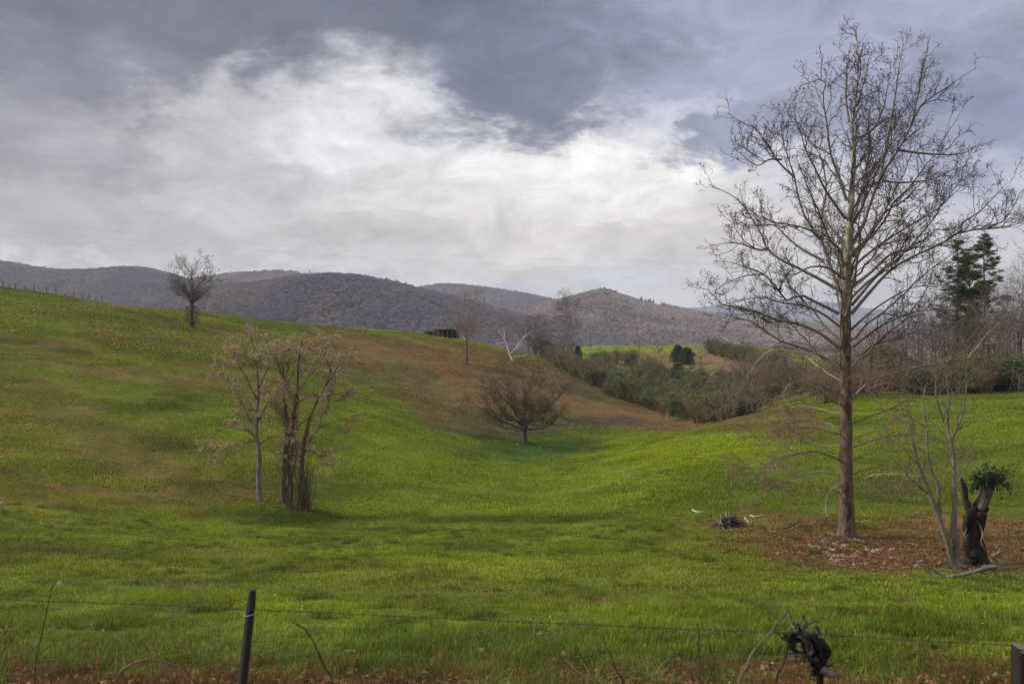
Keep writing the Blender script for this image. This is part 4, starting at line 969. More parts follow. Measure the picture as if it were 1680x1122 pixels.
def kind_of(key, i):
    """first bush of a kind is built; later ones are copies of it"""
    spec = {'olive': dict(twigc=(.125, .105, .07), leafc=OLIVE, nleaf=2600, lsize=.13), 'grey': dict(twigc=(.12, .11, .08), leafc=GREYG, nleaf=3000, lsize=.13),
            'brown': dict(twigc=(.175, .122, .088), leafc=BRN, nleaf=350, lsize=.09), 'green': dict(twigc=(.08, .075, .045), leafc=[(.06, .09, .035), (.08, .105, .045), (.05, .075, .03)], nleaf=3200, lsize=.12)}[key]
    return spec
def plant_bush(key, i, loc, H, label, group, rz):
    k = (key, i % 3)
    if k not in KIND:
        b = bush('bush', loc, 4.0, 2.5, 300 + 7 * i + len(key), label=label, cat='bush', group=group, nst=16, **kind_of(key, i)); KIND[k] = b
        b.scale = (H / 4.0,) * 3; b.rotation_euler = (0, 0, rz); return b
    return dup(KIND[k], loc, rz, H / 4.0, label, group)
rb = np.random.default_rng(77)
# the bushy strip along the valley
low = np.array([(890, 588), (950, 624), (1000, 647), (1050, 667), (1100, 684), (1150, 696), (1230, 688)], float)
upp = np.array([(890, 572), (950, 578), (1000, 584), (1050, 600), (1100, 618), (1150, 634), (1230, 655)], float)
LAB = {'olive': 'dull olive bush in the dense strip of bushes along the valley', 'grey': 'pale grey green leafy bush in the strip of bushes along the valley',
       'brown': 'leafless brown bush in the strip of bushes along the valley', 'green': 'fresher green bush in the strip of bushes along the valley'}
n_b = 0
for k in range(118):
    x = 888 + (1225 - 888) * ((k * 0.61803) % 1.0)
    t = rb.uniform(0, 1) ** 1.2 if k % 3 else rb.uniform(0, .12)
    y = np.interp(x, low[:, 0], low[:, 1]) * (1 - t) + np.interp(x, upp[:, 0], upp[:, 1]) * t
    a, b = ray(x, y); Yv = _YM[(_YM > 112) & (_YM < 330)]
    hit = np.nonzero(height(a * Yv, Yv) >= b * Yv)[0]
    Y = Yv[hit[0]] if len(hit) else 150 + 60 * t
    p = stand(x, Y); 
    u = rb.uniform()
    fx = (x - 888) / 337
    if fx < .22: key = 'brown' if u < .5 else ('olive' if u < .9 else 'green')
    elif fx < .75: key = 'grey' if u < .45 else ('olive' if u < .75 else ('brown' if u < .92 else 'green'))
    else: key = 'olive' if u < .4 else ('brown' if u < .75 else ('grey' if u < .83 else 'green'))
    Hh = rb.uniform(2.6, 4.6) * (1.1 if key == 'brown' else 1)
    plant_bush(key, n_b, p, Hh, LAB[key], 'bushes along the valley', rb.uniform(0, 6.28)); n_b += 1

def cedar(base, H, rad, seed, label, group=None, shape=1.0, lo=0.0):
    r = np.random.default_rng(seed); root = empty('cedar', base); tag(root, label, 'evergreen', group)
    g = Geo(); tubes(g, np.stack([0 * np.arange(6.), 0 * np.arange(6.), np.linspace(-.2, H * .9, 6)], 1)[None], np.linspace(.12, .03, 6)[None], (.10, .07, .05), 6); g.obj('trunk', M_BARK, root)
    n = 900; z = lo + (1 - lo) * r.uniform(0, 1, n) ** .9; a = r.uniform(0, 6.283, n)
    prof = np.sqrt(np.clip(1 - ((z - .42) / .6) ** 2, .02, 1)) * (1 - .35 * z * shape)
    rr = rad * prof * np.sqrt(r.uniform(.25, 1, n)) * (1 + .75 * (fbm(a * 1.5 + seed, z * 5, 3, seed) - .5) * 2)
    c = np.stack([rr * np.cos(a), rr * np.sin(a), z * H], 1)
    m = 9; cc = c.repeat(m, 0) + r.normal(size=(n * m, 3)) * np.array([.10, .10, .07]) * rad
    g = Geo(); col = np.array(DKGRN)[r.integers(0, 3, n)].repeat(m, 0) * r.uniform(.7, 1.5, (n * m, 1)); quads(g, cc, .055 * rad + .03, col, r, .35); o = g.obj('foliage', M_LEAF, root, smooth=False); tag(o, kind='stuff')
    return root
p = ground(897, 588); cedar(p, mpx(p, 27), mpx(p, 13), 61, 'dark round evergreen bush at the upper end of the bushy strip')
p = stand(948, 205); cedar(p, p[1] * ray(948, 568)[1] - p[2], mpx(p, 8), 62, 'little dark evergreen among the bushes below the airy bare tree')
p = stand(1112, 262); cedar(p, p[1] * ray(1112, 567)[1] - p[2], mpx(p, 12), 63, 'dark evergreen on the far brown field, left one of two side by side')
p = stand(1127, 256); cedar(p, p[1] * ray(1127, 571)[1] - p[2], mpx(p, 13), 64, 'dark evergreen on the far brown field, right one of two side by side')
p = stand(1112, 215); cedar(p, p[1] * ray(1112, 597)[1] - p[2], mpx(p, 14), 65, 'dark low evergreen in front of the two on the brown field')

# ------------------------------------------------------------------ the wood behind the right-hand rise
KT = {}
TV = [dict(H=12, rad=3.4, env=OVAL, nl=18, fork=.32, angle=(20, 45)), dict(H=13, rad=2.6, env=FAN, nl=16, fork=.4, angle=(15, 35)), dict(H=10, rad=3.6, env=DOME, nl=20, fork=.22, angle=(28, 55)),
      dict(H=15, rad=2.6, env=OVAL, nl=14, fork=.45, angle=(18, 40)), dict(H=9, rad=3.2, env=DOME, nl=20, fork=.15, angle=(30, 60))]
TC = [((.12, .095, .08), (.145, .105, .085)), ((.14, .12, .10), (.13, .10, .085)), ((.11, .08, .062), (.175, .112, .08)), ((.10, .08, .068), (.125, .095, .08)), ((.13, .09, .068), (.19, .115, .08))]
def wood_tree(i, loc, H, label, group, rz):
    k = i % 5; v = TV[k]
    if k not in KT:
        b = bare_tree('bare_tree', label, 'tree', loc, v['H'], v['rad'], 500 + k, v['env'], nl=v['nl'], fork=v['fork'], r0=.17, angle=v['angle'], bark=TC[k][0], limbc=TC[k][0], twigc=TC[k][1],
                      dens=(1.2, 2.0, 1.8), lens=(.22, .10, .05), twig_r=.010 if k in (1, 3) else .012, wob=.15, up=.08, group=group)
        KT[k] = b; b.scale = (H / v['H'],) * 3; b.rotation_euler = (0, 0, rz); return b
    return dup(KT[k], loc, rz, H / v['H'], label, group)
rw = np.random.default_rng(91)
WL = ['spreading grey bare tree in the wood behind the right hand rise', 'upright fan topped bare tree in the wood behind the right hand rise', 'broad brown twiggy tree in the wood behind the right hand rise',
      'tall thin bare tree in the wood behind the right hand rise', 'low rusty twiggy tree in the wood behind the right hand rise']
topx = [1170, 1230, 1300, 1360, 1420, 1480, 1540, 1600, 1640, 1680, 1760]; topy = [560, 545, 535, 530, 505, 468, 452, 440, 425, 400, 405]
n_w = 0
for k in range(100):
    x = 1195 + (1800 - 1195) * ((k * .61803 + .11) % 1.0)
    Y = rw.uniform(104, 185) if x > 1330 else rw.uniform(125, 230)
    p = stand(x, Y)
    ty = np.interp(x, topx, topy) + abs(rw.normal(0, 30)) + rw.uniform(0, 25)
    H = float(np.clip(Y * ray(x, ty)[1] - p[2], 4.5, 17))
    i = ([1, 3, 3, 0, 1][k % 5] if x > 1400 else k % 5) if H > 8 else rw.choice([2, 4])
    wood_tree(int(i), p, H, WL[int(i)], 'bare trees of the right hand wood', rw.uniform(0, 6.28))
for (x, Y, ty, i, lab) in ((1674, 118, 408, 3, 'tallest forked bare tree of the wood at the right edge'), (1640, 120, 432, 1, 'tall bare tree between the pines and the right edge'), (1440, 112, 505, 0, 'bare tree of the wood just right of the sycamore trunk'),
                           (1215, 150, 545, 2, 'brown bare tree at the left end of the wood'), (1505, 125, 478, 3, 'slim bare tree of the wood left of the pines')):
    p = stand(x, Y); wood_tree(i, p, Y * ray(x, ty)[1] - p[2], lab, 'bare trees of the right hand wood', rw.uniform(0, 6))
for k, (x, Y, top) in enumerate(((905, 196, 548), (918, 190, 556), (938, 186, 560), (965, 192, 566), (990, 178, 572), (1018, 200, 574), (1046, 205, 565), (1062, 190, 580), (1085, 196, 566), (1108, 182, 600), (1136, 176, 606), (1165, 168, 600), (1190, 166, 596), (1212, 172, 580), (1240, 170, 572), (1268, 150, 566), (1290, 160, 556))):
    p = stand(x, Y); wood_tree([4, 2, 0, 4, 2][k % 5], p, max(3.0, Y * ray(x, top)[1] - p[2]), 'small brown bare tree rising out of the bushy strip in the valley', 'bare trees among the valley bushes', k * 1.7)
# its brushy edge
BL = {'brown': 'leafless brown bush at the edge of the right hand wood', 'olive': 'dull olive bush at the edge of the right hand wood', 'green': 'dark green bush at the edge of the right hand wood', 'grey': 'grey green bush at the edge of the right hand wood'}
for k in range(112):
    x = 1185 + (1780 - 1185) * ((k * .61803 + .37) % 1.0)
    Y = rw.uniform(98, 130) if x > 1330 else rw.uniform(112, 200)
    p = stand(x, Y); u = rw.uniform()
    key = ('brown' if u < .80 else ('olive' if u < .95 else 'green')) if x > 1300 else ('brown' if u < .5 else ('olive' if u < .85 else 'green'))
    H = rw.uniform(2.6, 5.2) * (1.15 if x > 1330 else 1)
    plant_bush(key, k, p, H, BL[key], 'bushes along the wood edge', rw.uniform(0, 6.28))
# hedge on the far brown field
for k in range(26):
    t = k / 25; x = 1165 + 110 * t + rw.uniform(-5, 5); Y = 300 - 90 * t + rw.uniform(-6, 6); p = stand(x, Y)
    key = 'olive' if k % 3 else 'green'
    plant_bush(key, k, p, rw.uniform(3.5, 5.5), 'bush in the hedge running down the far brown field', 'hedge on the far field', rw.uniform(0, 6.28))
for (x, Y, w, t, s, lab) in ((1578, 101, 24, 606, 66, 'dark evergreen bush at the wood edge under the pines'), (1520, 103, 26, 614, 67, 'low dark evergreen bush at the wood edge left of the pines'), (1645, 102, 14, 622, 68, 'small dark evergreen at the wood edge near the right side')):
    p = stand(x, Y); cedar(p, Y * ray(x, t)[1] - p[2], mpx(p, w), s, lab)

def pine(x, Y, top, half, seed, label, lo):
    r = np.random.default_rng(seed); p = stand(x, Y); H = Y * ray(x, top)[1] - p[2]; rad = mpx(p, half)
    root = empty('pine_tree', p); tag(root, label, 'tree', 'tall pines of the wood')
    z = np.linspace(-.3, H, 14); T = np.stack([.15 * np.sin(z * .4 + seed), .15 * np.cos(z * .35 + seed), z], 1)[None]
    g = Geo(); tubes(g, T, np.linspace(.27, .03, 14)[None], (.085, .065, .052), 9); g.obj('trunk', M_BARK, root)
    nb = 84; q = np.sort(r.uniform(0, 1, nb)); zb = H * (lo + (0.985 - lo) * q); az = r.uniform(0, 6.283, nb)
    pr = np.interp(q, [0, .25, .55, .8, 1], [.75, .95, .9, .55, .10]) * r.uniform(.55, 1.15, nb) * rad
    st = np.stack([np.interp(zb, z, T[0, :, 0]), np.interp(zb, z, T[0, :, 1]), zb], 1)
    d = np.stack([np.cos(az), np.sin(az), np.interp(q, [0, .6, 1], [-.05, .15, .9])], 1)
    A = walk(st, d, pr, 9, .06, .045, r); B = np.broadcast_to(np.linspace(.05, .012, 9), (nb, 9))
    g = Geo(); tubes(g, A, B, (.10, .08, .065), 4)
    C, K = kids(A, B, 4.2, 5, 1.1, .018, .009, r, ang=(35, 65), tmin=.25, wob=.08, up=.01); tubes(g, C, K, (.09, .075, .055), 3); g.obj('branches', M_TWIG, root)
    live = r.uniform(0, 1, len(C)) < np.interp(C[:, 0, 2] / H, [lo, lo + .15, .6, 1], [.35, .6, 1, 1])
    C = C[live]; m = 70; k = len(C)
    e = np.concatenate([C[:, 2:3], C[:, 3:4], C[:, 4:5]], 1)[np.arange(k).repeat(m), r.integers(0, 3, k * m)] + r.normal(size=(k * m, 3)) * np.array([.15, .15, .05])
    dr = norm(r.normal(size=(k * m, 3)) * np.array([1, 1, .55]) + [0, 0, .35]); w = norm(np.cross(dr, r.normal(size=(k * m, 3)))) * .024; L = r.uniform(.14, .30, (k * m, 1))
    v = np.stack([e - w, e + w, e + dr * L + w * .4, e + dr * L - w * .4], 1).reshape(-1, 3)
    brown = np.interp(C[:, 0, 2] / H, [lo, .75], [.55, .05]) > r.uniform(0, 1, k)
    cc = np.where(brown[:, None], np.array((.13, .105, .045)), np.array((.052, .082, .030))).repeat(m, 0) * r.uniform(.6, 1.5, (k * m, 1))
    g = Geo(); g.add(v, np.arange(4 * k * m).reshape(-1, 4), cc.repeat(4, 0)); o = g.obj('needles', M_LEAF, root, smooth=False); tag(o, kind='stuff')
pine(1570, 128, 394, 40, 71, 'tall dark pine, leftmost of the three close together in the wood', .24)
pine(1589, 134, 408, 34, 72, 'tall dark pine, middle and lowest of the three in the wood', .34)
pine(1614, 126, 386, 42, 73, 'tall dark pine, rightmost of the three close together in the wood', .34)

# ------------------------------------------------------------------ combs of trees along the far crests
def ridge_comb(crest, Yc, n, h, seed, label):
    r = np.random.default_rng(seed); xs = r.uniform(crest[0][0], crest[-1][0], n)
    xs = xs[fbm(xs / 12.0, xs * 0 + seed, 3, seed) > r.uniform(.25, .55, n)]; n = len(xs)
    ys = np.interp(xs, [c[0] for c in crest], [c[1] for c in crest])
    pts = np.array([at(x, y, Yc + r.uniform(-25, 10)) for x, y in zip(xs, ys)]); pts[:, 2] -= 1.0
    s = h * r.uniform(.7, 1.2, n); rot = np.zeros((n, 3)); rot[:, 2] = r.uniform(0, 6.28, n)
    scatter('hill_forest', pts, np.stack([s * .5, s * .5, s], 1), rot, r.integers(0, 6, n), np.array((.085, .07, .075)) * r.uniform(.6, 1.2, (n, 1)), FAR, label, 'forest')
ridge_comb([(530, 468), (600, 472), (640, 476), (700, 492)], 1750, 190, 22, 5, 'row of dark bare trees standing like a comb on the violet hill')
ridge_comb([(985, 484), (1050, 500), (1110, 516)], 2500, 90, 24, 6, 'thin row of bare trees down the right shoulder of the pointed hill')
ridge_comb([(350, 461), (430, 453), (490, 455)], 2700, 90, 20, 9, 'pale row of bare trees along the round hill crest behind the fan shaped tree')

# ------------------------------------------------------------------ grass
def grass_patch(k, rad, n, h0, h1, w, lean):
    r = np.random.default_rng(900 + k); a = r.uniform(0, 6.283, n); q = rad * np.sqrt(r.uniform(0, 1, n)) ** .9
    c = fbm(np.cos(a) * q / (rad * .4) + k, np.sin(a) * q / (rad * .4), 3, k); hh = r.uniform(h0, h1, n) * (.55 + .9 * c)
    b = np.stack([q * np.cos(a), q * np.sin(a), np.full(n, -.02)], 1)
    th = r.uniform(0, 6.283, n); d = np.stack([np.cos(th), np.sin(th), 0 * th], 1); s = np.stack([-np.sin(th), np.cos(th), 0 * th], 1) * (w * r.uniform(.6, 1.3, n))[:, None]
    ln = (lean * r.uniform(.2, 1.6, n) * hh)[:, None]
    m = b + d * ln * .35; m[:, 2] += hh * .68; t = b + d * ln * 1.15; t[:, 2] += hh * r.uniform(.75, 1.0, n)
    v = np.stack([b - s, b + s, m + s * .8, m - s * .8, t], 1).reshape(-1, 3); i = np.arange(n) * 5
    kind = r.uniform(0, 1, n); sh = r.uniform(.45, 1.45, n)[:, None] * np.ones(3)
    sh = np.where((kind < .12)[:, None], sh * np.array([1.7, 1.25, 2.2]), sh); sh = np.where((kind > .9)[:, None], sh * np.array([.8, 1.05, 1.3]), sh)
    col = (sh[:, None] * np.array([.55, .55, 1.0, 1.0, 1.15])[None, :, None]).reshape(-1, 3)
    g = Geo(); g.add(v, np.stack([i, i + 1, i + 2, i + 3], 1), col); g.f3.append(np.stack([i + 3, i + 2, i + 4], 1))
    return g.mesh('grass_tuft', M_GRASS, smooth=False)
def grass_tier(y0, y1, dens, rad, n, h0, h1, w, lean, seed, label, keepx=.66):
    r = np.random.default_rng(seed)
    coll = variants('grass_kind_%d' % seed, [grass_patch(seed * 10 + k, rad, n, h0, h1, w, lean) for k in range(6)])
    mg = 5.0 if y1 < 50 else 8.0; A = keepx * (y1 ** 2 - y0 ** 2) + 2 * mg * (y1 - y0); m = int(A * dens)     # a margin each side for a step aside
    y = r.uniform(y0, y1, m * 4); y = y[r.uniform(0, 1, m * 4) < (keepx * y + mg) / (keepx * y1 + mg)][:m]; m = len(y); x = r.uniform(-1, 1, m) * (keepx * y + mg)
    z = height(x, y); e = max(.3, rad * .6)
    gx = (height(x + e, y) - height(x - e, y)) / (2 * e); gy = (height(x, y + e) - height(x, y - e)) / (2 * e)
    z = np.minimum(z, z + 0)
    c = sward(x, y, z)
    dry = np.clip((c[:, 0] / c[:, 1] - 1.05) * 3.0, 0, 1)
    k = r.uniform(0, 1, m) > dry * (.75 if y0 < 40 else .2)
    k &= ~((y > 118) & (np.abs(840 + F * x / y - 1080) < 180) & (y > 125))
    x, y, z, gx, gy, c, dry = (q[k] for q in (x, y, z, gx, gy, c, dry)); m = len(x)
    s = r.uniform(0, 6.283, m); lx = gx * np.cos(s) + gy * np.sin(s); ly = -gx * np.sin(s) + gy * np.cos(s)
    rot = np.stack([np.arctan(ly), -np.arctan(lx), s], 1)
    tall = .65 + .8 * fbm(x / 1.8, y / 1.8, 3, 88) + .35 * sstep(.5, .75, fbm(x / 5.0, y / 4.0, 5, 77)); tall *= (1 - .45 * dry)
    scl = np.stack([np.ones(m), np.ones(m), tall], 1)
    c = c * r.uniform(.82, 1.22, (m, 1)) * GRASS_GAIN
    scatter('grass', np.stack([x, y, z], 1), scl, rot, r.integers(0, 6, m), c, coll, label, 'grass')
GRASS_GAIN = 1.55
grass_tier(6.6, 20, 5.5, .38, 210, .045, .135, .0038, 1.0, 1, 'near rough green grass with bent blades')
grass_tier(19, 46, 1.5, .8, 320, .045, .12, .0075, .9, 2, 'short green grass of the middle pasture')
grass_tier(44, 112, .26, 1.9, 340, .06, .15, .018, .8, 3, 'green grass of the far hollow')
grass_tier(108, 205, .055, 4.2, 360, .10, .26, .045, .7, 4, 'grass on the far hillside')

# rank tussocks, weeds and dead stalks
def weed_patch(k):
    r = np.random.default_rng(700 + k); g = Geo(); n = 26
    d = np.stack([r.normal(0, .35, n), r.normal(0, .35, n), np.ones(n)], 1); p0 = np.stack([r.normal(0, .12, n), r.normal(0, .12, n), np.full(n, -.02)], 1)
    A = walk(p0, d, r.uniform(.14, .42, n), 6, .16, -.03, r); tubes(g, A, np.broadcast_to(np.linspace(.0026, .0012, 6), (n, 6)), np.array([(1, .8, .62), (.6, .45, .35), (1.3, 1.1, .85)])[r.integers(0, 3, n)], 3)
    c = tips(A, r, 46); quads(g, c, .018, np.array([(1, .75, .5), (.7, .5, .35)])[r.integers(0, 2, 46)], r, .5)
    return g.mesh('weed_tuft', M_GRASS, smooth=False)
def weeds():
    r = np.random.default_rng(71); coll = variants('weed_kind', [weed_patch(k) for k in range(6)])
    y = np.concatenate([np.sqrt(r.uniform(7 ** 2, 48 ** 2, 420)), r.uniform(7.4, 10.5, 260)]); x = r.uniform(-.66, .66, len(y)) * y
    keep = (fbm(x / 2.5, y / 2.5, 3, 15) > .46) | (y < 10.5); x = x[keep]; y = y[keep]; m = len(x)
    rot = np.zeros((m, 3)); rot[:, 2] = r.uniform(0, 6.28, m); s = r.uniform(.45, 1.0, m)
    scatter('dead_weeds', np.stack([x, y, height(x, y)], 1), np.stack([s, s, s], 1), rot, r.integers(0, 6, m), np.array((.19, .14, .085)) * r.uniform(.5, 1.3, (m, 1)), coll, 'dead brown weed stalks scattered through the near grass', 'weeds')
    coll = variants('tussock_kind', [grass_patch(650 + k, .20, 110, .10, .23, .0040, 1.4) for k in range(6)])
    y = np.sqrt(r.uniform(6.8 ** 2, 40 ** 2, 1500)); x = r.uniform(-.66, .66, len(y)) * y
    keep = fbm(x / 2.2, y / 2.2, 4, 19) > .53; x = x[keep]; y = y[keep]; m = len(x); rot = np.zeros((m, 3)); rot[:, 2] = r.uniform(0, 6.28, m); s = r.uniform(.6, 1.15, m)
    c = np.array([(.115, .15, .02), (.085, .125, .022), (.15, .165, .04)])[r.integers(0, 3, m)] * r.uniform(.7, 1.2, (m, 1))
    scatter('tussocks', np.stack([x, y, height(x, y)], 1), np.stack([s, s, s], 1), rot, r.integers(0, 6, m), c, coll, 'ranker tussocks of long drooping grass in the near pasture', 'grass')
weeds()

# ------------------------------------------------------------------ fallen leaves
def leaf_litter():
    r = np.random.default_rng(44); P = []; Sz = []; Cc = []
    LC = np.array([(.20, .085, .035), (.26, .13, .06), (.14, .06, .03), (.32, .20, .11), (.10, .05, .03), (.36, .25, .16)])
    def put(n, x0, x1, y0, y1, size, pal, mask=None):
        px = r.uniform(x0, x1, n); py = r.uniform(y0, y1, n)
        if mask is not None: k = mask(px, py); px = px[k]; py = py[k]
        for a, b in zip(px, py):
            q = ground(a, b); P.append(q + [0, 0, r.uniform(.02, .08)]); Sz.append(size * r.uniform(.6, 1.3)); Cc.append(LC[pal[r.integers(0, len(pal))]] * r.uniform(.7, 1.25))
    put(4200, -120, 1800, 1088, 1160, .036, [0, 0, 1, 1, 2, 3, 4], lambda x, y: r.uniform(0, 1, len(x)) < sstep(1092, 1122, y + 22 * (fbm(x / 60, y / 30, 3, 3) - .5) * 2 + 16 * np.exp(-((x - 1240) / 150) ** 2)))
    put(12000, 1150, 1720, 838, 940, .040, [0, 0, 1, 2, 2, 4, 4, 3], lambda x, y: (np.hypot((x - 1470) / 320, (y - 890) / 52) + (fbm(x / 40, y / 12, 3, 9) - .5) * 1.3) < .95)
    put(500, 405, 520, 812, 846, .045, [3, 5, 1], lambda x, y: np.abs(y - (812 + (x - 415) * .28)) < 9)
    put(420, -20, 1700, 930, 1100, .045, [0, 1, 3, 2])
    g = Geo(); quads(g, np.array(P), np.array(Sz), np.array(Cc), r, .8, flat=.55)
    tag(g.obj('fallen_leaves', M_LEAF, smooth=False), 'brown and rust fallen leaves lying over the grass', 'leaves', kind='stuff')
leaf_litter()

# ------------------------------------------------------------------ stones
def stone_mesh(k):
    r = np.random.default_rng(60 + k); nu, nv = 10, 7
    th = np.linspace(0, 2 * np.pi, nu, endpoint=False); ph = np.linspace(.12, np.pi - .12, nv)
    T, Pq = np.meshgrid(th, ph); d = np.stack([np.sin(Pq) * np.cos(T), np.sin(Pq) * np.sin(T), np.cos(Pq)], -1)
    pl = norm(r.normal(size=(9, 3))); of = r.uniform(.6, .95, 9)
    q = np.min(np.where((d @ pl.T) > .05, of / np.maximum(d @ pl.T, .05), 9), -1); q = np.minimum(q, 1.0)
    v = d * q[..., None] * np.array([1, .8, .55])
    i = np.arange(nu * nv).reshape(nv, nu); f = np.stack([i[:-1], np.roll(i, -1, 1)[:-1], np.roll(i, -1, 1)[1:], i[1:]], -1).reshape(-1, 4)
    g = Geo(); g.add(v.reshape(-1, 3), f, (.22, .175, .135) if k % 3 == 1 else ((.17, .115, .08) if k % 3 else (.29, .245, .195)))
    g.add(np.array([v[0].mean(0), *v[0]]), [[0, 1 + a, 1 + (a + 1) % nu] for a in range(nu)], (.29, .24, .195))
    return g.mesh('stone', M_STONE, smooth=False)
SM = [stone_mesh(k) for k in range(6)]
def stone(loc, s, label, group, r):
    o = bpy.data.objects.new('stone', SM[r.integers(0, 6)]); COL.objects.link(o)
    o.location = tuple(loc); o.rotation_euler = (r.uniform(-.4, .4), r.uniform(-.4, .4), r.uniform(0, 6.28)); o.scale = (s, s, s)
    tag(o, label, 'stone', group)
rs = np.random.default_rng(12); k = 0
while k < 210:
    u = rs.uniform()
    if u < .72: x = rs.normal(1375, 30); y = rs.normal(903, 11)
    elif u < .84: x = rs.normal(1400, 16); y = rs.normal(884, 5)
    elif u < .93: x = rs.normal(1452, 26); y = rs.normal(922, 9)
    else: x = rs.normal(1500, 40); y = rs.normal(889, 6)
    if fbm(x / 22, y / 8, 3, 4) < .42: continue
    q = ground(x, y); s = rs.uniform(.035, .10) if rs.uniform() < .85 else rs.uniform(.1, .14); q[2] += s * .15
    stone(q, s, 'pale broken stone in the stone scatter in front of the sycamore', 'stones before the sycamore', rs); k += 1
for (x, y, s) in ((23, 547, .42), (53, 536, .22), (3, 826, .10), (12, 828, .09), (307, 827, .10), (297, 910, .06), (215, 927, .06), (753, 665, .22), (850, 731, .22), (887, 734, .25), (726, 556, .3), (1072, 673, .2)):
    q = ground(x, y); q[2] += s * .3
    stone(q, s, 'white stone lying by itself in the open pasture', 'white stones in the pasture', rs)

# ------------------------------------------------------------------ the hollow stump, the thin tree and the fallen wood
def lumpy(g, pts, wid, Y, base, col, r, sides=16, n=26, amp=.18, dep=0.0, ridge=5):
    s = spline(np.concatenate([px_limb(pts, Y, dep), (np.array(wid) / F * Y / 2)[:, None]], 1), n)
    P = s[:, :3] - base; T = norm(np.gradient(P, axis=0)); U = norm(np.cross(T, [0.3, 1.0, .1])); V = np.cross(T, U)
    a = np.arange(sides) * 2 * np.pi / sides; A, Z = np.meshgrid(a, np.arange(n))
    q = 1 + amp * (.6 * np.sin(A * ridge + Z * .25 + r.uniform(0, 6)) + 1.6 * (vnoise(A * 2.2 + r.uniform(0, 50), Z * .7, 5) - .5))
    q[:, -1] = q[:, 0] * 0 + q[:, -1]
    v = P[:, None] + (s[:, 3:] * q)[..., None] * (U[:, None] * np.cos(a)[None, :, None] + V[:, None] * np.sin(a)[None, :, None])
    i = np.arange(n * sides).reshape(n, sides); nx = np.roll(i, -1, 1)
    c = np.asarray(col, float); c = np.broadcast_to(c, (n, 3)) if c.ndim == 1 else c
    cc = np.broadcast_to(c[:, None], (n, sides, 3)) * (.75 + .5 * vnoise(A * 1.7 + 9, Z * .5, 8))[..., None]
    g.add(v.reshape(-1, 3), np.stack([i[:-1], nx[:-1], nx[1:], i[1:]], -1).reshape(-1, 4), cc.reshape(-1, 3))
    e = np.concatenate([v[-1], [P[-1] - T[-1] * s[-1, 3] * .4]])
    g.add(e, [[k, (k + 1) % sides, sides] for k in range(sides)], (.03, .025, .02))
